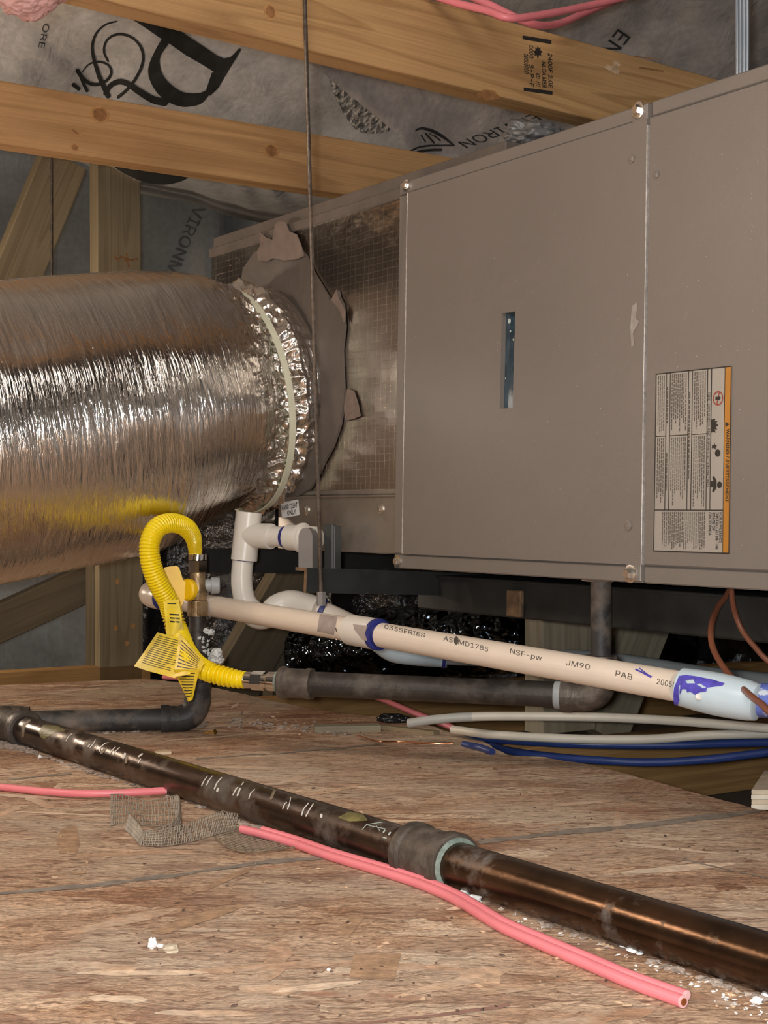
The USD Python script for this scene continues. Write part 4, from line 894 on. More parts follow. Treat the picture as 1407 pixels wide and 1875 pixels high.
du.part('strap', strap_mesh(), m_strap, label='pale plastic tie strap')
du.done()

# ================================================================== hanging rods and black supports
def rod(label, a, b):
    r = tube(smooth_path([a, b], 2), 0.0034, 12)
    n = int(np.linalg.norm(np.asarray(b) - a) / 0.0016)
    t = Thing('hanging_rod', label, 'rod')
    L = np.linalg.norm(b - a); k = int(L / 0.0019)
    ss = np.linspace(0, L, 2 * k + 1); rr_ = np.where(np.arange(2 * k + 1) % 2 == 0, 0.0021, 0.0026)
    p = np.asarray(a) + np.outer(ss, unit(np.asarray(b) - a))
    t.part('shaft', dict(tube(p, rr_, 10), smooth=True, uv=None), m_rod)
    return t
YR = 1.70
ra, rb = P(556.5, -60, YR), P(589, 1104, 1.778)
t = rod('threaded steel rod hanging in front of the plenum, down to the black angle', ra, rb)
o = P(588.5, 1090, 1.777)
t.part('nut', lathe(o - np.array([0, 0, 0.012]), (0, 0, 1), [(0, 0.0055), (0.016, 0.0055)], hexed=True, smooth=False), m_plug)
t.done()
rod('threaded steel rod at the far left, passing behind the lower beam', P(93, -260, 2.72), P(95, 520, 2.72)).done()
# black angle under the cabinet: top leg away from us, the other hanging down
aE = face_hit(562, 1040, 0.085)
def angle_iron(label, a, length, leg, tilt=0.0):
    x = unit(-NF + np.array([0, 0, tilt])); y = unit(np.array([0, 0, 1.0]) - x * x[2]); z = unit(np.cross(x, y))
    if z.dot(E1) < 0: z = -z                       # z towards E1, the side that faces us
    t = Thing('support_angle', label, 'bracket', 'black steel support angles')
    L2 = Polygon([(0, 0), (0, -leg), (-0.0032, -leg), (-0.0032, -0.0032), (-leg * 0.85, -0.0032), (-leg * 0.85, 0)])
    m = extrude(L2, length); v = m.vertices
    mm = dict(v=np.asarray(a) + np.outer(v[:, 0], z) + np.outer(v[:, 1], y) + np.outer(v[:, 2], x), f=m.faces if np.dot(np.cross(z, y), x) > 0 else m.faces[:, ::-1], uv=None, smooth=False)
    t.part('angle', mm, m_black_steel)
    e = extrude(L2.buffer(0.0003), 0.0015); v = e.vertices
    t.part('cut_end', dict(v=np.asarray(a) - x * 0.0012 + np.outer(v[:, 0], z) + np.outer(v[:, 1], y) + np.outer(v[:, 2], x), f=(e.faces if np.dot(np.cross(z, y), x) > 0 else e.faces[:, ::-1]), uv=None, smooth=False), m_rust, label='rusty cut end')
    t.done()
angle_iron('black steel angle with rusty cut end, on the threaded rod under the furnace corner', aE, 0.75, 0.0285, -0.03)
angle_iron('black steel angle in the shadow behind the white pipe tee', face_hit(372, 1004, 0.03), 0.72, 0.034, -0.01)
dp = Thing('drain_pan', 'black sheet metal pan in the shade under the furnace', 'pan')
dp.part('pan', facebox(-0.10, 0.86, -0.054, -0.012, -0.66, -0.10, 0.002), m_black_steel)
dp.part('lip', facebox(-0.10, 0.86, -0.0145, -0.011, -0.665, -0.095, 0.001), m_black_steel)
q0 = FUV(931, 1108, -0.097)
dp.part('bracket', facebox(q0[0], q0[0] + 0.026, -0.052, -0.022, -0.100, -0.094, 0.001), m_rust)
dp.done()
# grey round-topped plastic boss and the dark upright beside it
bp = face_hit(557, 1040, 0.03)
sh = Polygon([(0, 0), (0.0185, 0), (0.0185, 0.040), *[(0.00925 + 0.00925 * math.cos(a), 0.040 + 0.012 * math.sin(a)) for a in np.linspace(0.2, 2.94, 12)], (0, 0.040)])
m = extrude(sh, 0.018)
gx = unit((1, -0.35, 0)); Thing('drain_boss', 'grey round-topped plastic block behind the threaded rod, beside the white fitting', 'bracket').done((placed(m, bp - np.array([0, 0, 0.002]) + gx * 0 , gx, np.array([0, 0, 1.0]), np.cross(gx, (0, 0, 1.0))) , m_plug))
up0 = face_hit(601, 1046, 0.004)
t = Thing('dark_upright', 'short dark plastic upright in front of the coil casing', 'bracket')
t.part('strip', placed(chbox((0, 0, 0), (0.0145, 0.058, 0.006), 0.001), up0, E1 * 0.6 + unit((1, 0, 0)) * 0.4, np.array([0, 0, 1.0]), NF), m_darkplastic)
t.part('rib', placed(chbox((0.0148, 0, -0.004), (0.0185, 0.056, 0.006), 0.001), up0, E1 * 0.6 + unit((1, 0, 0)) * 0.4, np.array([0, 0, 1.0]), NF), m_darkplastic)
t.done()

# ================================================================== gas piping
def along(a, b, px):
    """distance from a along a->b at which the axis stands over image column px"""
    a, b = np.asarray(a), np.asarray(b); d = unit(b - a); k = (px - CX) / FPX
    return (k * a[1] - a[0]) / (d[0] - k * d[1])
# long pipe lying across the deck
R1 = 0.0167
g0, g1 = floor_at(48, 1337.3, R1), floor_at(1400, 1761, R1); gd = unit(g1 - g0)
gs = lambda px: along(g0, g1, px)
gp = Thing('gas_pipe', 'long black steel gas pipe with a coupling lying across the deck in front', 'pipe')
left = gp.part('pipe', tube(np.stack([g0 + gd * s for s in np.linspace(0, gs(790), 60)]), R1, 48), m_pipe)
right = gp.part('pipe', tube(np.stack([g0 + gd * s for s in np.linspace(gs(790), gs(1400) + 0.9, 60)]), R1 * 1.01, 48), m_pipe_right, label='shinier worn pipe length')
c0, c1 = gs(752), gs(838)
L = c1 - c0
cp = gp.part('coupling', lathe(g0 + gd * c0, gd, [(0, R1 * 1.02), (0.0008, 0.0215), (0.003, 0.0228), (0.011, 0.0228), (0.0135, 0.0212), (L - 0.0135, 0.0212), (L - 0.011, 0.0230), (L - 0.002, 0.0230), (L, 0.0222), (L, R1 * 1.02)], 56, 30), m_cast, label='cast iron coupling with beaded ends')
gp.part('sealant_ring', lathe(g0 + gd * (c1 - 0.001), gd, [(0, 0.0205), (0.0018, 0.0200), (0.0026, 0.0175), (0.0026, R1)], 48, 30), m_sealant, parent=cp, label='grey-green thread sealant')
cf = cyl_fn(g0, gd, R1, 0.00025); rs = np.random.default_rng(5)
Q = lambda x, y: (x / 5.4115, 1270 + y / 5.4115)
marks = [stroke([Q(655, 470), Q(680, 425), Q(712, 400)], [1.6, 1.4, 0.8]), stroke([Q(895, 535), Q(925, 500), Q(945, 460)], [1.8, 1.8, 1]), stroke([Q(875, 525), Q(890, 505)], 2.2), stroke([Q(988, 570), Q(1000, 530), Q(1040, 495), Q(1075, 488)], [2.0, 2.2, 1.6, 1]), stroke([Q(1090, 600), Q(1110, 565), Q(1145, 530)], [1.8, 2, 1]), stroke([Q(1125, 605), Q(1150, 570), Q(1185, 535)], [1.8, 2, 1]), stroke([Q(1222, 635), Q(1240, 600)], 4.5), stroke([Q(1370, 690), Q(1395, 650)], 2), stroke([Q(1375, 625), Q(1410, 600)], 3)]
W = lambda x, y: (180 + x / 3.5175, 1420 + y / 3.5175)
marks += [stroke([W(668, 65), W(685, 30), W(705, 5)], [2, 2, 1]), stroke([W(700, 60), W(712, 35), W(735, 5)], [2.4, 2, 1]), stroke([W(750, 85), W(765, 50), W(795, 15)], [2.2, 2.8, 1.2]), stroke([W(768, 100), W(772, 85)], 4), stroke([W(870, 125), W(890, 85), W(900, 78)], [2, 2.6, 1.6]), stroke([W(898, 128), W(915, 85)], 3), stroke([W(925, 60), W(937, 45)], 2), stroke([W(972, 150), W(982, 115), W(1008, 90)], [1.6, 2, 1]), stroke([W(1190, 215), W(1205, 180), W(1215, 175)], 2), stroke([W(1222, 215), W(1235, 180), W(1240, 145)], [2.4, 2.4, 1]), stroke([W(1312, 255), W(1325, 215), W(1355, 180)], [2, 3, 1.2]), stroke([W(1340, 262), W(1360, 225), W(1385, 185)], [2, 3, 1.2])]
marks += [affinity.scale(Point(589, 1494).buffer(3), 0.8, 1.3)]
for mk in marks: gp.part('stencil_mark', decal(mk, cf, 3), m_chalk, parent=left, label='smeared white stencil mark')
dash = [stroke([(664, 1519), (672, 1510), (700, 1506)], 1.4), stroke([(676, 1512), (706, 1518)], 1.2), stroke([(703, 1524), (705, 1521)], 3), stroke([(713, 1528), (715, 1525)], 3.4), stroke([(701, 1533), (708, 1535)], 2), stroke([(738, 1540), (742, 1528)], 3), stroke([(690, 1513), (697, 1522)], 1.2)]
for mk in dash: gp.part('stencil_mark', decal(mk, cf, 3), m_dustspot, parent=left)
tan = [stroke([(42, 1348), (44, 1328), (54, 1320)], 5), stroke([(232, 1386), (231, 1396)], 4.5), stroke([(497, 1462), (503, 1448)], 5), stroke([(186, 1378), (192, 1372)], 5)]
for mk in tan: gp.part('smudge', decal(mk, cf, 3), m_tan, parent=left)
for mk in ([Polygon([(72, 1340), (80, 1328), (104, 1330), (118, 1337), (100, 1341), (82, 1352), (76, 1350)]).buffer(1), Polygon([(622, 1497), (640, 1488), (664, 1492), (672, 1502), (640, 1503)]).buffer(1.5)]): gp.part('smudge', decal(mk, cf, 4), m_yellow_spray, parent=left, label='faded yellow paint')
gp.done()
# riser and the branch lying on the deck to the left
rz = floor_at(358, 1325, 0.0); YRI = 1.913
ax = P(362, 1250, YRI)
rp = Thing('gas_riser', 'dusty black gas riser turning up from the floor pipe at the yellow hose', 'pipe')
zf = 0.0150
e1p = P(330, 1312, YRI - 0.004); zfl = 0.0150
corner = np.array([P(362, 1300, YRI)[0], YRI, zfl])
RF = 0.0136
tl = np.array([P(52, 1310, 1.884)[0], 1.884, zfl])
fd_ = unit(tl - corner)
rp.part('floor_pipe', tube(np.stack([corner + fd_ * s for s in np.linspace(0.018, np.linalg.norm(tl - corner) + 0.02, 30)]), RF, 32), m_pipe_floor)
bend = [corner + fd_ * s for s in (0.045, 0.032, 0.022)] + [corner + fd_ * 0.010 + np.array([0, 0, 0.004]), corner + fd_ * 0.003 + np.array([0, 0, 0.012])] + [corner + np.array([0, 0, s]) for s in (0.022, 0.034, 0.046)]
rp.part('elbow', tube(smooth_path(bend, 30), np.concatenate([[0.0178] * 4, [0.0166] * 22, [0.0178] * 4]), 32), m_pipe_floor)
zt = P(361, 1126, YRI)[2]
rp.part('nipple', tube(np.stack([corner + np.array([0, 0, s]) for s in np.linspace(0.04, zt - zfl + 0.006, 30)]), 0.0109, 32), m_pipe_dusty)
zt0, zt1 = P(361, 1228, YRI)[2], P(361, 1158, YRI)[2]
tt = rp.part('coupling', lathe((corner[0], corner[1], zt0), (0, 0, 1), [(0, 0.0108), (0.001, 0.0136), (0.008, 0.0142), (0.03, 0.0135), (zt1 - zt0 - 0.006, 0.0140), (zt1 - zt0, 0.0128), (zt1 - zt0, 0.0105)], 36, 30), m_pipe_dusty)
rd = np.random.default_rng(9); bl = []
for _ in range(34):
    th = rd.uniform(-2.6, 0.3); z = rd.uniform(zt0 + 0.004, zt1 - 0.003); c = np.array([corner[0] + 0.0139 * math.cos(th), corner[1] + 0.0139 * math.sin(th), z])
    s = trimesh.creation.icosphere(1); s.vertices = s.vertices * rd.uniform(0.0008, 0.0026, 3) * (1 + 0.4 * rd.uniform(-1, 1, (len(s.vertices), 1))) + c; bl.append(s)
for (x, y, k) in ((396, 1198, 0.0075), (401, 1208, 0.0055), (391, 1211, 0.005), (386, 1158, 0.0045), (378, 1155, 0.004)):
    s = trimesh.creation.icosphere(2); w = 0.6 + 0.8 * meshkit.noise(s.vertices * 2.5 + x, 3)[:, None]; s.vertices = s.vertices * w * k * np.array([1, 1, 0.9]) + P(x, y, YRI - 0.006); bl.append(s)
rp.part('pipe_dope', trimesh.util.concatenate(bl), m_dope, parent=tt, label='whitish flakes of pipe dope')
# the elbow at the left edge that joins the floor pipe to the long pipe
rp.part('collar', lathe(tl - fd_ * 0.002, fd_, [(0, 0.0138), (0.0006, 0.0185), (0.010, 0.0190), (0.012, 0.0170)], 32, 30), m_cast)
rp.done()
el = Thing('pipe_elbow', 'dusty cast elbow at the left edge joining the two floor pipes', 'pipe fitting')
k0 = tl + fd_ * 0.008; k1 = g0 - gd * 0.001
mid = (k0 + k1) / 2 + np.array([-0.028, 0.004, 0.002])
el.part('body', tube(smooth_path([k0, k0 + fd_ * 0.02 + (0, 0, 0.001), mid, k1 - gd * 0.02, k1], 30), 0.0192, 36), m_cast)
el.part('collar', lathe(k1 - gd * 0.012, gd, [(0, 0.0185), (0.001, 0.0222), (0.011, 0.0226), (0.0125, 0.0205), (0.0125, 0.0168)], 40, 30), m_cast)
el.done()
# ball valve: brass body, yellow lever
vx = np.array([corner[0], corner[1], 0.0])
zz = lambda y: P(361, y, YRI)[2]
vv = Thing('gas_valve', 'dirty brass gas valve with a yellow lever on top of the riser', 'valve')
A = vx + np.array([0, 0, zz(1128)])
Hv = zz(1047) - zz(1128)
vv.part('body', lathe(A, (0, 0, 1), [(0, 0.0100), (0, 0.0124), (0.019, 0.0124), (0.0205, 0.0108), (0.0235, 0.0112), (0.031, 0.0126), (0.040, 0.0120), (0.046, 0.0098), (Hv, 0.0092)], 40, 30), m_brass)
vv.part('wrench_flats', lathe(A + (0, 0, 0.001), (0, 0, 1), [(0, 0.0136), (0.0175, 0.0136)], hexed=True, smooth=False), m_brass)
hb = P(330, 1079, YRI)
hd_ = unit(P(318, 1079, YRI - 0.02) - P(345, 1079, YRI))
ho = vx + np.array([0, 0, zz(1080)])
vv.part('stem', lathe(ho, hd_, [(0, 0.006), (0.020, 0.006)], 20, 30), m_brass)
vv.part('lever_hub', lathe(ho + hd_ * 0.012, hd_, [(0, 0.0125), (0.0015, 0.0136), (0.007, 0.0136), (0.0095, 0.0115), (0.0095, 0.0)][:4], 28, 30), m_handle)
lev = Polygon([(300, 1047), (303, 1040), (322, 1037), (327, 1040), (334, 1062), (340, 1068), (342, 1082), (337, 1096), (331, 1110), (330, 1135), (325, 1125), (318, 1095), (309, 1070)]).buffer(1.5)
lf = lambda x, y, t: P_arr(x, y, ho + hd_ * 0.016, np.array([0.12, -1.0, 0.0]), t)
def P_arr(x, y, p0, n, t): return plane_fn(p0, n, 0.0)(x, y, t)
vv.part('lever', decal(lev, lf, None, thick=0.0035), m_handle, label='yellow lever')
sh = P(381, 1073, YRI + 0.004); sd = unit((1.0, 0.15, 0))
vv.part('stem_cap', lathe(vx + np.array([0, 0, zz(1072)]) + sd * 0.006, sd, [(0, 0.0075), (0.010, 0.0078), (0.011, 0.0105), (0.0205, 0.0100), (0.0215, 0.0085)], 24, 30), m_pvc_grey, label='grey-white cap on the far side')
vv.done()
# corrugated yellow connector with its nuts
ntop = vx + np.array([0, 0, zz(1047)])
fx = Thing('gas_connector', 'yellow corrugated gas connector looping from the valve to the black pipe', 'hose')
gpL = P(520, 1252, 1.66); gpR = P(1046, 1273.5, 1.575)
gdr = unit(gpR - gpL)
nut2 = P(470, 1247, 1.685)
path = [P(357.5, 1016, YRI), P(357, 1001, 1.905), P(352, 980, 1.884), P(338, 964, 1.864), P(315, 957.5, 1.845), P(291, 964, 1.83), P(277, 984, 1.822), P(273.5, 1010, 1.82), P(280, 1044, 1.824), P(294, 1076, 1.832), P(309, 1104, 1.842), P(318, 1134, 1.848), P(326, 1160, 1.838), P(338, 1186, 1.795), P(356, 1212, 1.745), P(378, 1228, 1.716), P(405, 1237, 1.708), P(432, 1243, 1.702), P(449, 1245, 1.698)]
pc = smooth_path(path, 1500); sl_ = np.concatenate([[0], np.cumsum(np.linalg.norm(np.diff(pc, axis=0), axis=1))]); tot = sl_[-1]
base_r = np.interp(sl_ / tot, [0, 0.05, 0.12, 0.25, 0.45, 0.62, 0.70, 0.9, 1.0], [0.0080, 0.0088, 0.0108, 0.0118, 0.0120, 0.0112, 0.0100, 0.0098, 0.0094])
pitch = np.interp(sl_ / tot, [0, 0.45, 0.6, 1.0], [0.0030, 0.0036, 0.0052, 0.0056]); ph = np.concatenate([[0], np.cumsum(np.diff(sl_) / pitch[1:])])
amp = np.interp(sl_ / tot, [0, 0.08, 0.2, 0.45, 0.58, 0.95, 1.0], [0.0002, 0.0009, 0.0006, 0.0007, 0.0019, 0.0019, 0.0002])
fx.part('hose', tube(pc, base_r + amp * (np.abs(np.sin(np.pi * ph)) * 2 - 1), 36), m_hose)
n1h = zz(1015) - zz(1047)
fx.part('nut', join(lathe(ntop - (0, 0, 0.001), (0, 0, 1), [(0, 0.0105), (0.001, 0.0124), (n1h * 0.68, 0.0124), (n1h * 0.70, 0.0110)], hexed=True, smooth=False), lathe(ntop + (0, 0, n1h * 0.66), (0, 0, 1), [(0, 0.0116), (n1h * 0.34, 0.0114), (n1h * 0.36, 0.0085)], 32, 30)), m_chrome, label='shiny flare nut')
c1p, c2p, c3p, c4p = P(447, 1245, 1.70), P(461, 1246, 1.691), P(480, 1247.2, 1.682), P(512, 1250, 1.666)
fx.part('ferrule', lathe(c1p, gdr, [(0, 0.0085), (0.001, 0.0092), (np.linalg.norm(c2p - c1p) + 0.002, 0.0092)], 30, 30), m_chrome)
fx.part('nut', lathe(c2p, gdr, [(0, 0.0085), (0.0008, 0.0108), (np.linalg.norm(c3p - c2p), 0.0108), (np.linalg.norm(c3p - c2p) + 0.001, 0.0085)], hexed=True, smooth=False), m_chrome)
Ld = np.linalg.norm(c4p - c3p)
fx.part('adapter', join(lathe(c3p, gdr, [(0, 0.0075), (0.006, 0.0075), (0.006, 0.0090), (0.0075, 0.0105), (Ld, 0.0105)], 30, 30), lathe(c3p + gdr * 0.0065, gdr, [(0, 0.0098), (0.009, 0.0098)], hexed=True, smooth=False)), m_chrome)
fx.part('sealant_ring', lathe(c3p + gdr * 0.0155, gdr, [(0, 0.0095), (0.001, 0.0114), (Ld - 0.0155, 0.0124), (Ld - 0.015, 0.009)], 30, 30), m_sealant, label='grey-green sealant on the threads')
fx.done()
# horizontal gas pipe, elbow and drop from the furnace
hp = Thing('gas_pipe', 'dark gas pipe under the furnace: drop, elbow and level run to the yellow hose', 'pipe')
RH = 0.0133
q0 = P(508, 1249.6, 1.668); q1 = P(1060, 1273.5, 1.572); hd2 = unit(q1 - q0)
hs = lambda px: along(q0, q1, px)
hp.part('pipe', tube(np.stack([q0 + hd2 * s for s in np.linspace(hs(560), hs(1062), 50)]), RH, 36), m_pipe_dusty)
Lc = hs(574) - hs(513)
hp.part('reducer', lathe(q0 + hd2 * hs(513), hd2, [(0, 0.010), (0, 0.0165), (0.002, 0.0178), (0.006, 0.0178), (0.0085, 0.0160), (Lc - 0.009, 0.0158), (Lc - 0.007, 0.0168), (Lc - 0.001, 0.0166), (Lc, 0.0135)], 40, 30), m_cast)
cor = P(1100, 1276, 1.562); topp = np.array([P(1101, 1062, 1.562)[0], 1.562, FO[2] + 0.002])
cor = np.array([topp[0], topp[1], cor[2]])
bd = [cor - hd2 * s for s in (0.040, 0.030, 0.020)] + [cor - hd2 * 0.008 + (0, 0, 0.003), cor - hd2 * 0.002 + (0, 0, 0.010)] + [cor + np.array([0, 0, s]) for s in (0.022, 0.032, 0.042)]
hp.part('elbow', tube(smooth_path(bd, 30), np.concatenate([[0.0176] * 5, [0.0160] * 20, [0.0172] * 5]), 36), m_cast)
hp.part('sealant_ring', lathe(cor - hd2 * 0.0475, hd2, [(0, 0.0135), (0.001, 0.0143), (0.0075, 0.0146), (0.0085, 0.0135)], 32, 30), m_pvc_grey)
hp.part('drop_pipe', tube(np.stack([cor + (topp - cor) * s for s in np.linspace(0.1, 1.0, 24)]), 0.0107, 32), m_pipe_floor)
hp.part('sealing_putty', trimesh.Trimesh(*(lambda s: (s.vertices * np.array([0.026, 0.020, 0.005]) * (0.75 + 0.5 * meshkit.noise(s.vertices * 4, 2))[:, None] + topp - np.array([-0.003, 0.0, 0.003]), s.faces))(trimesh.creation.icosphere(4)), process=False), m_lint, label='grey putty where the pipe enters the cabinet')
hp.done()
# folded yellow warning tag tied to the hose
tg = Thing('warning_tag', 'folded yellow warning tag covered in black print, tied on the gas hose', 'tag')
def quad_fn(c, Ys):
    """bilinear sheet over four pixel corners, each with its own depth"""
    C = np.array([P(x, y, Y) for (x, y), Y in zip(c, Ys)])
    def fn(x, y, t):
        x, y = np.asarray(x, float)[:, None], np.asarray(y, float)[:, None]
        p = C[0] * (1 - x) * (1 - y) + C[1] * x * (1 - y) + C[2] * x * y + C[3] * (1 - x) * y
        p = p + np.array([0, 1, 0]) * (0.004 * np.sin(x * 5 + y * 3) * y)
        dx, dy = C[1] - C[0], C[3] - C[0]; n = unit(np.cross(dx, dy)); n = n if n[1] < 0 else -n
        return p + n * t
    return fn
qa = quad_fn([(289, 1158), (345, 1172), (321, 1243), (246, 1220)], [1.815, 1.780, 1.745, 1.825])
qb = quad_fn([(330, 1160), (375, 1212), (366, 1232), (318, 1240)], [1.790, 1.700, 1.696, 1.745])
qc = quad_fn([(318, 1226), (366, 1226), (352, 1282), (345, 1284)], [1.746, 1.696, 1.715, 1.735])
qd = quad_fn([(299, 1098), (328, 1098), (338, 1165), (305, 1162)], [1.828, 1.826, 1.812, 1.816])
unitq = sbox(0, 0, 1, 1)
for i, (q_, nl) in enumerate(((qa, 15), (qb, 9), (qc, 9), (qd, 0))):
    pc_ = tg.part('fold', decal(unitq, q_, 0.125, thick=0.0006), m_tag)
    r6 = np.random.default_rng(40 + i); ln = []
    for k in range(nl):
        y = 0.10 + 0.82 * k / nl
        if i == 0: ln += [b for b in fine_print(0.10 + 0.02 * r6.uniform(), 0.93, y - 0.045, y + 0.01, 0.042, r6, 0.3)]
        else: ln.append(sbox(0.10, y, 0.86, y + 0.030))
    if ln: tg.part('fine_print', decal(unary_union(ln), lambda x, y, t, q_=q_: q_(x, y, 0.0009), 0.25), m_ink, parent=pc_)
    if i == 3: tg.part('fine_print', decal(unary_union([sbox(0.25, 0.1, 0.8, 0.13), sbox(0.3, 0.4, 0.9, 0.44), sbox(0.3, 0.5, 0.9, 0.54), sbox(0.3, 0.6, 0.85, 0.64)]), lambda x, y, t, q_=q_: q_(x, y, 0.0009), 0.25), m_ink, parent=pc_)
tg.done()

# ================================================================== drain pipes
DM = 0.05; RM = 0.01335
m0, m1 = face_hit(296, 1093.5, 0.115), face_hit(1250, 1258, DM); md = unit(m1 - m0); ms = lambda px: along(m0, m1, px)
dr = Thing('drain_pipe', 'cream plastic drain pipe sloping across under the furnace, printed in grey', 'pipe')
mp = dr.part('pipe', tube(np.stack([m0 + md * s for s in np.linspace(0, ms(1245), 60)]), RM, 40), m_pvc)
cfm = cyl_fn(m0, md, RM, 0.0002)
def on_pipe_text(s_, x0, y0, x1, y1, h):
    return put_text(s_, (x0, y0 + h), (x1 - x0, y1 - y0), (0.14, -1), h, False, math.hypot(x1 - x0, y1 - y0))
pt = [on_pipe_text(*q) for q in (('035SERIES', 703, 1143, 778, 1160, 7.5), ('ASTMD1785', 812, 1164, 894, 1185, 8.5), ('NSF-pw', 933, 1187, 992, 1201, 9), ('JM90', 1036, 1208, 1080, 1217, 9.5), ('PAB', 1126, 1227, 1158, 1235, 10), ('20050', 1202, 1242, 1238, 1250, 10))]
for q in pt: dr.part('lettering', decal(q, cfm, 5), m_ink_soft, parent=mp, label='faint grey pipe print')
dr.part('smear', decal(Polygon([(586, 1124), (618, 1130), (612, 1163), (581, 1156)]), cfm, 4), m_tape_grey, parent=mp)
dr.part('smear', decal(unary_union([affinity.scale(Point(836, 1173).buffer(6), 0.7, 1.3), stroke([(624, 1158), (632, 1162), (641, 1163)], 2.2), stroke([(615, 1150), (617, 1156)], 2)]), cfm, 4), m_ink_soft, parent=mp)
dr.part('smear', decal(unary_union([stroke([(1165, 1226), (1178, 1232), (1192, 1240)], 3), stroke([(1172, 1224), (1188, 1236), (1194, 1239)], 2)]), cfm, 4), m_primer, parent=mp)
RC = 0.0168
c0, c1 = ms(643), ms(694); L = c1 - c0
cp = dr.part('coupling', lathe(m0 + md * c0, md, [(0, RM), (0.0005, RC), (L - 0.001, RC * 1.02), (L, RM)], 40, 30), m_pvc_white)
dr.part('primer_band', lathe(m0 + md * (c1 - 0.004), md, [(0, RC * 1.021), (0.0045, RC * 1.022), (0.0055, RM * 1.01), (0.011, RM * 1.012)], 40, 30), m_primer_dark, parent=cp, label='dark blue primer ring')
dr.part('smear', decal(Polygon([(648, 1144), (672, 1147), (668, 1160), (672, 1172), (664, 1170), (650, 1152)]).buffer(1), cyl_fn(m0, md, RC * 1.02, 0.0003), 4), m_tape_grey, parent=cp)
# left end elbow
e0 = m0 + md * 0.006
lb = [e0, m0 - md * 0.006, m0 - md * 0.018 + np.array([-0.004, 0.004, 0.001]), m0 - md * 0.026 + np.array([-0.003, 0.018, 0.002]), m0 - md * 0.026 + np.array([0.004, 0.045, 0.002])]
ee = dr.part('elbow', tube(smooth_path(lb, 26), 0.0168, 36), m_pvc)
dr.part('primer_band', lathe(e0 - md * 0.001, md, [(0, 0.0171), (0.002, 0.0169), (0.003, RM * 1.02), (0.006, RM * 1.02)], 36, 30), m_primer_dark, parent=ee)
# right end fitting, blued with primer
f0 = m0 + md * ms(1247); f1 = P(1392, 1287, 1.262); fdv = unit(f1 - f0); Lf = np.linalg.norm(f1 - f0)
ff = dr.part('end_fitting', lathe(f0, fdv, [(0, RM), (0.0006, 0.0162), (0.010, 0.0170), (0.022, 0.0178), (0.036, 0.0181), (Lf - 0.022, 0.0176), (Lf - 0.009, 0.0166), (Lf - 0.002, 0.0152), (Lf, RM * 0.9)], 44, 40), m_pvc_blue, label='pale blue-white fitting stained with purple primer')
ffn = cyl_fn(f0, fdv, 0.0179, 0.0004)
V = lambda x, y: (1200 + x / 6.797, 1150 + y / 6.797)
pur = [Polygon([V(*q) for q in ((300, 600), (380, 585), (520, 605), (700, 640), (870, 690), (840, 720), (720, 735), (650, 745), (640, 790), (560, 800), (500, 830), (440, 790), (400, 800), (390, 760), (340, 760), (310, 830), (310, 880), (285, 960), (240, 945), (228, 850), (240, 740))]).buffer(0).difference(Polygon([V(*q) for q in ((375, 650), (480, 640), (500, 690), (400, 690))])).difference(Polygon([V(*q) for q in ((515, 700), (560, 690), (640, 740), (600, 750))])).difference(stroke([V(310, 715), V(300, 800), V(310, 880)], 2.0))]
dr.part('primer_smear', decal(unary_union(pur), ffn, 5), m_primer, parent=ff, label='purple primer smear')
dr.part('moulded_dot', lathe(ffn(np.array([V(548, 855)[0]]), np.array([V(548, 855)[1]]), 0.0)[0] + np.array([0, 0.001, 0]), (0, -1, 0.1), [(0, 0.003), (0.0014, 0.0028), (0.0019, 0.002)], 16, 40), m_pvc_white, parent=ff)
g2 = f1 + unit((1.0, -0.04, -0.01)) * 0.25
dr.part('primed_pipe', tube(np.stack([f1 - fdv * 0.012 + (g2 - f1) * s for s in np.linspace(0, 1, 20)]), 0.0142, 36), plain('blue_primed_pvc', (0.10, 0.14, 0.42), 0.35, var=0.4, scale=60, dust=(0.55, 0.60, 0.66), dust_at=(0.56, 0.62), dscale=45), label='blue primed pipe end')
dr.done()
# condensate trap: open tee on top, drop, u-bend, rise, then a second line under the cabinet
YT = 1.955
tr = Thing('condensate_trap', 'white plastic condensate tee and trap between the duct and the black angle', 'pipe trap')
tA, tB = P(456, 938, YT), P(447, 1026, YT); tdv = unit(tB - tA); Lt = np.linalg.norm(tB - tA)
tee = tr.part('tee', lathe(tA, tdv, [(0.004, 0.0125), (0, 0.0128), (0, 0.0166), (Lt - 0.0006, 0.0168), (Lt, 0.0165), (Lt, 0.0135)], 40, 30), m_pvc_white, label='white open-topped tee')
tr.part('tee_mouth', lathe(tA + tdv * 0.003, tdv, [(0, 0.0126), (0.001, 0.0126)], 32, 30), m_pvc_grey, parent=tee)
tr.part('primer_band', lathe(tB - tdv * 0.0005, tdv, [(0, 0.0160), (0.0012, 0.0150)], 36, 30), m_primer_dark, parent=tee)
brd = unit(P(560, 985, 1.90) - P(452, 979, YT)); bo = P(450, 979.5, YT)
bs = lambda px: along(bo, bo + brd, px)
tr.part('branch_socket', lathe(bo, brd, [(0, 0.0150), (bs(495), 0.0162), (bs(497), 0.0160), (bs(497), 0.0128)], 36, 30), m_pvc_white)
tr.part('branch_pipe', lathe(bo + brd * bs(490), brd, [(0, 0.0130), (bs(550) - bs(490), 0.0130)], 36, 30), m_pvc_white)
tr.part('primer_band', lathe(bo + brd * bs(521), brd, [(0, 0.0131), (0.0006, 0.0139), (0.0048, 0.0142), (0.0055, 0.0131)], 36, 30), m_primer_dark)
tr.part('adapter', lathe(bo + brd * bs(528), brd, [(0, 0.0132), (0.0005, 0.0160), (0.020, 0.0162), (0.021, 0.0190), (0.0245, 0.0190), (0.0255, 0.016), (0.045, 0.015)], 36, 30), m_pvc_white, label='white threaded adapter with a flanged rim')
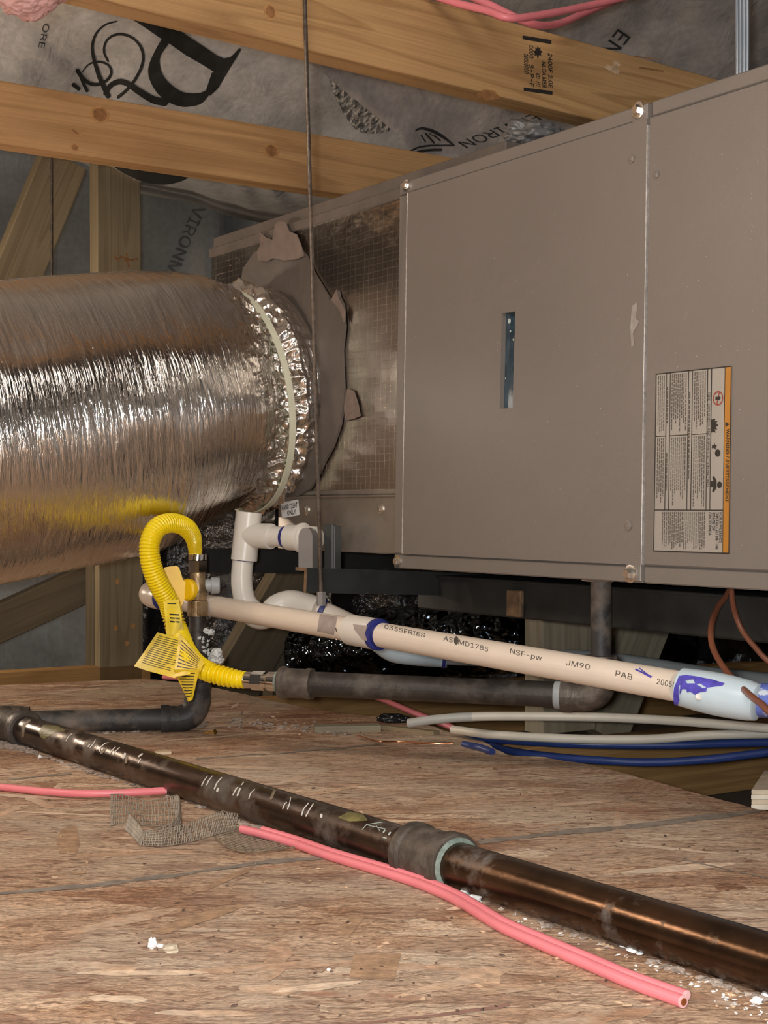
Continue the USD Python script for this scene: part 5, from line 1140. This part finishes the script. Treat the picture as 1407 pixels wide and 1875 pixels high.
ub = [P(446, 1020, YT), P(443, 1050, YT), P(444, 1078, YT), P(452, 1108, YT + 0.002), P(470, 1127, YT + 0.006), P(492, 1126, YT + 0.010), P(508, 1112, YT + 0.012), P(528, 1105, YT + 0.012), P(552, 1107, YT + 0.006), P(585, 1117, YT - 0.01)]
tr.part('drop_and_bend', tube(smooth_path(ub, 70), np.interp(np.linspace(0, 1, 70), [0, 0.3, 0.42, 0.75, 0.82, 1.0], [0.0136, 0.0136, 0.0165, 0.0168, 0.0165, 0.0160]), 36), m_pvc_white)
o2 = P(585, 1117, YT - 0.010); d2 = unit(P(720, 1180, 1.95) - o2)
tr.part('primer_band', lathe(o2 - d2 * 0.002, d2, [(0, 0.0160), (0.001, 0.0168), (0.006, 0.0166), (0.007, 0.0136)], 36, 30), m_primer_dark, label='dark blue primer ring')
tr.part('outlet_pipe', tube(smooth_path([o2 - d2 * 0.004, o2 + d2 * 0.05, P(700, 1176, 1.955)], 20), 0.0134, 32), m_pvc)
tr.done()
sd0 = P(700, 1183, 1.985); sd1 = P(872, 1203, 1.975); 
s2 = Thing('drain_pipe', 'grey plastic pipe with a pale bluish elbow, behind and below the cream drain pipe', 'pipe')
s2.part('elbow', tube(smooth_path([P(698, 1172, 1.955), P(722, 1188, 1.96), P(760, 1194, 1.965), P(800, 1197, 1.98), P(820, 1198.5, 1.98)], 26), 0.0172, 32), m_pvc_blue, label='pale bluish elbow')
s2.part('primer_band', lathe(P(811, 1198, 1.98), (1, -0.02, -0.08), [(0, 0.0172), (0.001, 0.0180), (0.0045, 0.0180), (0.005, 0.0135)], 32, 30), m_primer_dark)
s2.part('pipe', tube(smooth_path([P(815, 1198, 1.98), P(1100, 1212, 1.97), P(1300, 1240, 1.955), P(1520, 1262, 1.94)], 40), 0.0134, 32), m_pvc_grey)
s2.done()

# ================================================================== wires and cables
def cable(name, label, cat, pts, r, mat, group=None, n=90, cut=None, cutmat=None, core=None, flatten=None, print_=None):
    p = smooth_path(pts, n); t = Thing(name, label, cat, group)
    m = tube(p, r, 20)
    t.part('jacket', m, mat)
    for e in cut or ():
        q, d = (p[0], unit(p[0] - p[1])) if e == 0 else (p[-1], unit(p[-1] - p[-2]))
        t.part('cut_end', lathe(q - d * 0.0004, d, [(0, r * 1.0), (0.0008, r * 0.97), (0.0008, r * 0.72)], 20, 30), cutmat)
        t.part('wire_core', lathe(q - d * 0.0002, d, [(0, r * 0.42), (0.0016, r * 0.40)], 14, 30), core)
    return t, p
fz = lambda x, y, z: floor_at(x, y, z)
rw = 0.0036
t, _ = cable('pink_cable', 'pink cable end lying at the left, below the long black pipe', 'cable', [fz(-120, 1430, rw), fz(0, 1441, rw), fz(80, 1449, rw + 0.001), fz(150, 1453, rw + 0.002), fz(220, 1452, rw + 0.002), fz(304, 1447.5, rw + 0.002)], rw, m_pink, cut=(1,), cutmat=m_pink_cut, core=m_pink_cut); t.done()
rw2 = 0.0036
pts = [fz(443, 1518, rw2 + 0.003), fz(480, 1527, rw2 + 0.002), fz(540, 1545, rw2), fz(600, 1566, rw2), fz(700, 1596, rw2), fz(770, 1619, rw2), fz(830, 1645, rw2), fz(870, 1668, rw2), fz(920, 1698, rw2), fz(1000, 1733, rw2), fz(1080, 1767, rw2), fz(1150, 1797, rw2), fz(1251, 1834, rw2)]
t, p = cable('pink_cable', 'pink two-wire cable snaking in front of the long black pipe, cut end showing copper', 'cable', pts, rw2, m_pink, n=160)
side = np.cross(unit(p[-1] - p[-6]), (0, 0, 1.0))
if side[1] < 0: side = -side
off = np.stack([q + np.array([0.62, 0.78, 0]) * 0.0042 + np.array([0, 0, 0.0024]) for q in p[6:]])
t.part('jacket', tube(off, rw2 * 0.82, 18), m_pink)
d = unit(p[-1] - p[-3]); c = (p[-1] + off[-1]) / 2
for q, rr_, mt in ((p[-1], 0.0024, m_copper), (off[-1], 0.0019, m_pink_cut)):
    t.part('wire_core', lathe(q - d * 0.0005, d, [(0, rr_), (0.0014, rr_ * 0.9)], 16, 30), mt)
t.part('cut_end', join(lathe(p[-1] - d * 0.0002, d, [(0, rw2 * 0.99), (0.0008, rw2 * 0.96), (0.0009, rw2 * 0.6)], 20, 30), lathe(off[-1] - d * 0.0002, d, [(0, rw2 * 0.8), (0.0007, rw2 * 0.78), (0.0008, rw2 * 0.5)], 20, 30)), m_pink_cut)
t.done()
YU = 1.78
t, _ = cable('pink_cable', 'upper of the pink cables draped over the grade-stamped beam', 'cable', [P(780, -14, 1.80), P(830, 4, 1.79), P(890, 19, 1.77), P(935, 33, 1.76), P(1000, 26, 1.80), P(1080, 10, 1.86), P(1180, -14, 1.92)], 0.0046, m_pink, 'pink cables over the upper beam'); t.done()
t, _ = cable('pink_cable', 'lower sagging pink cable draped over the grade-stamped beam', 'cable', [P(850, -12, 1.82), P(900, 10, 1.81), P(945, 32, 1.80), P(985, 46, 1.82), P(1025, 43, 1.86), P(1075, 22, 1.92), P(1120, 4, 1.97), P(1170, -16, 2.0)], 0.0046, m_pink, 'pink cables over the upper beam'); t.done()
t, _ = cable('pink_cable', 'pink cable dipping under the level gas pipe past the deck edge', 'cable', [P(300, 1240, 2.62), P(640, 1264, 2.32), P(690, 1277, 2.24), P(760, 1306, 2.10), P(840, 1338, 2.0), P(900, 1380, 1.94)], 0.0042, m_pink); t.done()
rc = 0.0052
t, p = cable('cream_cable', 'upper cream cable with grey cut end at the deck edge', 'cable', [P(748, 1324.5, 1.80), P(800, 1317, 1.79), P(880, 1312, 1.78), P(1000, 1312, 1.76), P(1120, 1314, 1.74), P(1240, 1320, 1.71), P(1340, 1328, 1.68), P(1480, 1340, 1.64)], rc, m_cream_cable, cut=(0,), cutmat=m_grey_cable, core=m_darkplastic)
t.part('grey_sleeve', tube(p[:16], rc * 1.04, 20), m_grey_cable, label='greyer dusty end of the cable'); t.done()
cable('cream_cable', 'lower cream cable lying on the blue ones', 'cable', [P(830, 1336, 1.86), P(900, 1345, 1.80), P(1000, 1351, 1.76), P(1100, 1354, 1.74), P(1200, 1353, 1.72), P(1300, 1346, 1.70), P(1480, 1342, 1.66)], rc, m_cream_cable)[0].done()
cable('blue_cable', 'upper blue cable under the cream one', 'cable', [P(840, 1338, 1.90), P(890, 1352, 1.84), P(1000, 1360, 1.78), P(1120, 1364, 1.76), P(1240, 1364, 1.74), P(1330, 1361, 1.72), P(1480, 1358, 1.68)], 0.0047, m_blue_cable)[0].done()
cable('blue_cable', 'lower blue cable sagging over the brown chord', 'cable', [P(862, 1355, 1.92), P(930, 1374, 1.83), P(1000, 1384, 1.79), P(1090, 1392, 1.76), P(1190, 1396, 1.74), P(1290, 1391, 1.72), P(1370, 1382, 1.70), P(1480, 1368, 1.67)], 0.0047, m_blue_cable)[0].done()
zc = FO[2]
cable('brown_wire', 'brown wire curving left then right below the furnace', 'wire', [P(1336, 1080, 1.47), P(1330, 1092, 1.46), P(1315, 1112, 1.44), P(1304, 1142, 1.41), P(1303, 1172, 1.385), P(1312, 1200, 1.36), P(1334, 1233, 1.32), P(1362, 1262, 1.26), P(1392, 1287, 1.215), P(1440, 1315, 1.18), P(1640, 1350, 1.12), P(1900, 1350, 1.08)], 0.0028, m_brown_wire, 'brown wires below the furnace')[0].done()
cable('brown_wire', 'brown wire hanging straight then swinging off to the right edge', 'wire', [P(1340, 1079, 1.43), P(1342, 1102, 1.425), P(1349, 1130, 1.415), P(1362, 1158, 1.41), P(1384, 1186, 1.40), P(1410, 1212, 1.39), P(1470, 1250, 1.38), P(1640, 1300, 1.34), P(1950, 1330, 1.28)], 0.0026, m_brown_wire, 'brown wires below the furnace')[0].done()
# ribbed grey band at the top right: four cables side by side
t = Thing('ribbed_band', 'ribbed blue-grey cable strip standing behind the furnace at the top right', 'cable')
for i in range(4):
    x0 = 1350.5 + i * 6.2
    t.part('cord', tube(smooth_path([P(x0 - 1, -90, 1.86), P(x0, 40, 1.87), P(x0 + 0.5 - i * 0.3, 140, 1.88), P(x0 - i * 0.5, 210, 1.89)], 24), 0.0023, 14), m_ribbed)
t.done()
# crumpled foil tape on top of the cabinet
cr = trimesh.creation.icosphere(4); w = 0.55 + 0.9 * meshkit.fbm(cr.vertices * 2.6, 4, 6)
Thing('foil_scrap', 'crumpled grey foil tape scrap lying on top of the furnace', 'foil').done((dict(v=cr.vertices * w[:, None] * np.array([0.032, 0.025, 0.019]) + P(975, 252, 1.72), f=cr.faces, uv=None, smooth=True), m_scrap_foil))
# black plastic wrapped flexible duct lying behind, crumpled and shiny
def crumpled(name, label, cat, pts, r, mat, seed, amp=0.25):
    p = smooth_path(pts, 150); m = tube(p, r, 90); v = m['v']; c = np.repeat(p, 91, 0)
    k = min(len(c), len(v)); n_ = v.copy(); n_[:k] -= c[:k]
    w = meshkit.fbm(v * 22, 4, seed) - 0.5; w2 = np.abs(meshkit.noise(v * 70, seed + 1) - 0.5)
    v2 = v.copy(); v2[:k] = c[:k] + n_[:k] * (1 + amp * w[:k] - 0.18 * w2[:k])[:, None]
    Thing(name, label, cat).done((dict(m, v=v2, smooth=True, uv=None), mat))
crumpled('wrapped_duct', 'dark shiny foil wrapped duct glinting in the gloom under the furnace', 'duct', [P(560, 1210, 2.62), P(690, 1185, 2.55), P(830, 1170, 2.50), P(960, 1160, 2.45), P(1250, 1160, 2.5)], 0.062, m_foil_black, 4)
crumpled('wrapped_duct', 'black plastic wrapped duct deep behind the vertical gas pipe', 'duct', [P(900, 1090, 3.15), P(1150, 1090, 3.15), P(1400, 1095, 3.1), P(1700, 1095, 3.1)], 0.17, m_black_poly, 9, 0.12)
# plywood offcut at the right edge
ao = floor_at(1376, 1452, 0.0); o = P(1376, 1446, 1.50)
pw = Thing('plywood_offcut', 'pale plywood offcut at the right edge, past the deck', 'board')
x_, y_ = unit((1, -0.12, 0)), unit((0.36, 1, 0))
zt_ = o[2]
for i in range(4):
    pw.part('ply', placed(chbox((0.0003 * (i % 2), 0.0004 * (i % 2), -0.0195 + i * 0.0049), (0.35, 0.12, -0.0195 + i * 0.0049 + 0.0047), 0.0004), np.array([o[0], o[1], zt_]), x_, y_, np.array([0, 0, 1.0])), m_ply[i % 2])
pw.done()

# ================================================================== small things on the deck
def wire_ribbon(base, heights, lean, cell_s, rows, r):
    """a strip of woven wire stood on edge along a path: uprights and cross wires as thin tubes"""
    p = smooth_path(base, 400); s = np.concatenate([[0], np.cumsum(np.linalg.norm(np.diff(p, axis=0), axis=1))]); L = s[-1]
    f = np.linspace(0, 1, len(heights)); ms_ = []
    def at(q, h):
        b = np.array([np.interp(q, s, p[:, k]) for k in range(3)]); ln = np.array([np.interp(q / L, f, np.asarray(lean)[:, k]) for k in range(2)])
        hh = np.interp(q / L, f, heights) * h
        return b + np.array([ln[0] * hh, ln[1] * hh, hh])
    for q in np.arange(0, L, cell_s):
        ms_.append(tube(np.stack([at(q + 0.0006 * math.sin(h * 9 + q * 900), h) for h in np.linspace(0, 1, 6)]), r, 5, caps=False))
    for h in np.linspace(0, 1, rows):
        ms_.append(tube(np.stack([at(q, h) for q in np.linspace(0, L, 150)]), r * 0.9, 5, caps=False))
    return join(*ms_)
wm = Thing('wire_mesh_strip', 'crumpled strip of grey woven wire mesh curled between the two pink cables', 'wire mesh')
loop = [fz(203, 1512, 0.001), fz(222, 1507, 0.001), fz(252, 1510, 0.001), fz(290, 1512, 0.001), fz(318, 1512, 0.001), fz(334, 1522, 0.001), fz(322, 1536, 0.001), fz(290, 1543, 0.001), fz(262, 1546, 0.001)]
wm.part('mesh', wire_ribbon(loop, [0.027, 0.024, 0.021, 0.023, 0.028, 0.027, 0.018, 0.013, 0.011], [(0, 0.0)] * 3 + [(-0.1, 0.1)] * 3 + [(0, -0.2)] * 3, 0.0030, 6, 0.00055), m_mesh)
loop2 = [fz(262, 1548, 0.001), fz(300, 1549, 0.001), fz(345, 1542, 0.001), fz(390, 1530, 0.001), fz(432, 1518, 0.001)]
wm.part('mesh', wire_ribbon(loop2, [0.010, 0.013, 0.016, 0.018, 0.012], [(0, 0.3), (0, 0.5), (0.1, 0.6), (0.2, 0.5), (0.2, 0.3)], 0.0026, 7, 0.0005), m_mesh)
loop3 = [fz(228, 1518, 0.001), fz(245, 1534, 0.001), fz(258, 1549, 0.001)]
wm.part('mesh', wire_ribbon(loop3, [0.012, 0.011, 0.009], [(0.3, 0.4)] * 3, 0.0018, 5, 0.0004), m_mesh)
net = Polygon([(384, 1512), (440, 1516), (480, 1530), (534, 1552), (500, 1557), (440, 1560), (415, 1548), (398, 1530)])
nl = []
x0, y0, x1, y1 = net.bounds
for k in np.arange(-60, 140, 3.1):
    for a, b in (((x0, y0 + k), (x1, y0 + k + 34)), ((x0 + k * 2.4 - 60, y0), (x0 + k * 2.4 - 30, y1))):
        q = LineString([a, b]).intersection(net)
        for g_ in getattr(q, 'geoms', [q]):
            if g_.length > 2:
                c_ = np.array([floor_at(*g_.interpolate(s_).coords[0], 0.0012 + 0.002 * meshkit.noise(np.array([[s_ * 0.05, k * 0.1, 0]]), 4)[0]) for s_ in np.linspace(0, g_.length, 8)])
                nl.append(tube(c_, 0.0004, 4, caps=False))
wm.part('flat_mesh', join(*nl), m_mesh)
rim = np.array(smooth_path([floor_at(*q, 0.0022) for q in ((378, 1500), (388, 1522), (400, 1540), (420, 1552), (450, 1560), (500, 1556), (540, 1551))], 40))
wm.part('hem_wire', tube(rim, 0.0006, 6), m_tan)
wm.done()
def lump(pos, size, seed, sub=2, rough=0.7):
    s = trimesh.creation.icosphere(sub); w = (1 - rough / 2) + rough * meshkit.noise(s.vertices * 2.2 + seed * 1.7, seed)
    return dict(v=s.vertices * w[:, None] * np.asarray(size) + pos, f=s.faces, uv=None, smooth=False)
def chipobj(name, label, cat, x, y, size, mat, seed, group=None, extra=()):
    size = np.asarray(size, float); ms_ = [lump(floor_at(x, y, size[2] * 0.75), size, seed)]
    for (dx, dy, sz) in extra: ms_.append(lump(floor_at(x + dx, y + dy, sz[2] * 0.75), np.asarray(sz), seed + 3))
    Thing(name, label, cat, group).done((join(*ms_), mat))
chipobj('foam_scrap', 'bright white scrap of foam on the bare board near the bottom left', 'scrap', 279, 1728, (0.0026, 0.002, 0.0042), m_white_chip, 1, extra=((12, 3, (0.0035, 0.0016, 0.0013)),))
chipobj('plaster_crumb', 'beige crumb beside the white foam scrap', 'scrap', 313, 1737, (0.0050, 0.004, 0.0028), m_beige_chip, 2)
chipobj('paper_scrap', 'white paper scrap between the pink cable and the black pipe, right of centre', 'scrap', 1162, 1738, (0.0050, 0.004, 0.0020), m_white_chip, 3, extra=((-18, -6, (0.003, 0.002, 0.001)), (10, 8, (0.002, 0.002, 0.0008))))
chipobj('sealant_blob', 'white sealant blob on the deck under the pipe coupling', 'scrap', 868, 1648, (0.0062, 0.0034, 0.0042), m_dope, 4, extra=((-20, -10, (0.005, 0.003, 0.003)), (-34, -22, (0.004, 0.002, 0.003))))
chipobj('plaster_crumb', 'white crumb at the right edge below the black pipe', 'scrap', 1386, 1832, (0.0032, 0.0025, 0.0022), m_white_chip, 6, extra=((18, -10, (0.003, 0.002, 0.002)),))
chipobj('brass_scrap', 'tiny shiny brass scrap behind the long pipe at the far left', 'scrap', 146, 1340, (0.0034, 0.003, 0.0032), m_gold, 7)
chipobj('bright_bead', 'tiny bright metal bead in front of the long pipe at the far left', 'scrap', 73, 1386, (0.0022, 0.002, 0.0022), m_white_chip, 8)
chipobj('bright_bead', 'tiny white bead on the bare board right of the foam scrap', 'scrap', 602, 1775, (0.0012, 0.001, 0.001), m_white_chip, 9)
so = floor_at(372, 1343, 0.004); sdv = unit((0.9, -0.5, 0.18))
t = Thing('brass_screw', 'small brass screw lying on the deck behind the long pipe', 'screw')
t.part('shank', lathe(so, sdv, [(0, 0.0004), (0.003, 0.0014), (0.016, 0.0016)], 12, 30), m_gold); t.part('head', lathe(so + sdv * 0.016, sdv, [(0, 0.0016), (0.0015, 0.0034), (0.0022, 0.0034)], 14, 30), m_gold); t.done()
# flat wood slivers and copper wire scraps at the far edge
def sliver(label, a, b, w, th, mat, name='wood_sliver', cat='splinter', z=0.0):
    pa, pb = floor_at(*a, z), floor_at(*b, z)
    Thing(name, label, cat).done((board(pa + (0, 0, th), pb + (0, 0, th), (0, 1, 0.0), w, (0, 0, -1), th, 0.0004), mat))
sliver('grey wood sliver lying on the debris at the far deck edge', (575, 1340), (696, 1338), 0.022, 0.008, w_post_pale)
sliver('tan wood sliver at the far deck edge right of the grey one', (698, 1334), (800, 1346), 0.012, 0.005, w_post)
sliver('pale chip of wood just behind the long pipe', (284, 1381), (313, 1380), 0.012, 0.003, w_ply)
cable('copper_wire', 'bright copper wire scrap on the far deck edge', 'wire', [fz(655, 1347, 0.004), fz(690, 1357, 0.006), fz(730, 1358, 0.004), fz(790, 1361, 0.004), fz(830, 1361, 0.004)], 0.0011, m_copper)[0].done()
cable('cable_scrap', 'short dark blue cable scrap sunk at the deck corner', 'cable', [fz(850, 1363, 0.002), fz(880, 1369, 0.004), fz(902, 1377, 0.003)], 0.004, m_blue_cable)[0].done()
bk = [floor_at(*q, 0.001) for q in ((700, 1318), (735, 1306), (745, 1312), (742, 1322), (712, 1324))]
Thing('plastic_flap', 'black plastic flap at the deck edge below the pink cable', 'plastic').done((lump(P(722, 1317, 1.99), (0.020, 0.012, 0.007), 12, 3), m_black_poly))
# dust, lint and chips strewn about
def strew(label, n, spots, size, mats, seed, lint=False):
    r = np.random.default_rng(seed); vs, fs, o = [], [], 0
    base = trimesh.creation.icosphere(1) if lint else trimesh.creation.icosphere(0)
    for _ in range(n):
        x0, y0, x1, y1, sp = spots[r.integers(len(spots))]
        t_ = r.uniform(); x, y = x0 + (x1 - x0) * t_ + r.normal(0, sp), y0 + (y1 - y0) * t_ + r.normal(0, sp * 0.6)
        if y < 1262 or (x > 560 and y < 1300 + 0.28 * (x - 700)): continue
        p = floor_at(x, y, 0.0008)
        if not deck_poly.contains(Point(p[0], p[1])): continue
        # keep out of the pipes
        q = p - g0; k = q - gd * q.dot(gd)
        if math.hypot(k[0], k[1]) < 0.012: continue
        s = r.uniform(*size) * np.array([r.uniform(0.7, 2.2), r.uniform(0.5, 1.0), r.uniform(0.25, 0.6)]); a = r.uniform(0, 3.14)
        v = base.vertices * s * (1 + 0.4 * r.uniform(-1, 1, (len(base.vertices), 1)))
        v = np.stack([v[:, 0] * math.cos(a) - v[:, 1] * math.sin(a), v[:, 0] * math.sin(a) + v[:, 1] * math.cos(a), v[:, 2]], 1)
        vs.append(v + p); fs.append(base.faces + o); o += len(v)
    Thing('debris' if not lint else 'lint', label, 'debris' if not lint else 'dust', kind='stuff').done((dict(v=np.vstack(vs), f=np.vstack(fs), uv=None, smooth=False), mats))
strew('dark wood crumbs strewn over the deck', 220, [(0, 1400, 1400, 1560, 90), (300, 1300, 800, 1345, 14), (200, 1720, 1000, 1790, 110), (900, 1500, 1400, 1580, 60), (0, 1560, 900, 1850, 110)], (0.0004, 0.0013), m_chip_dark, 21)
strew('pale crumbs and shavings strewn over the deck', 320, [(760, 1590, 1400, 1840, 12), (300, 1300, 820, 1350, 14), (0, 1500, 1300, 1850, 70), (480, 1480, 760, 1600, 8)], (0.0007, 0.0022), m_chip_tan, 22)
strew('white plaster crumbs along the near side of the long pipe', 150, [(860, 1650, 1400, 1845, 9), (300, 1425, 760, 1600, 5), (1250, 1790, 1407, 1860, 24)], (0.0005, 0.0015), m_white_chip, 23)
strew('grey lint and dust gathered along the floor pipes and deck edge', 900, [(180, 1340, 370, 1326, 5), (300, 1330, 372, 1326, 5), (0, 1362, 60, 1372, 5), (420, 1322, 640, 1340, 8), (20, 1366, 420, 1492, 2.5), (420, 1500, 740, 1604, 2.5), (900, 1655, 1400, 1830, 3)], (0.0012, 0.0034), m_lint, 24, True)
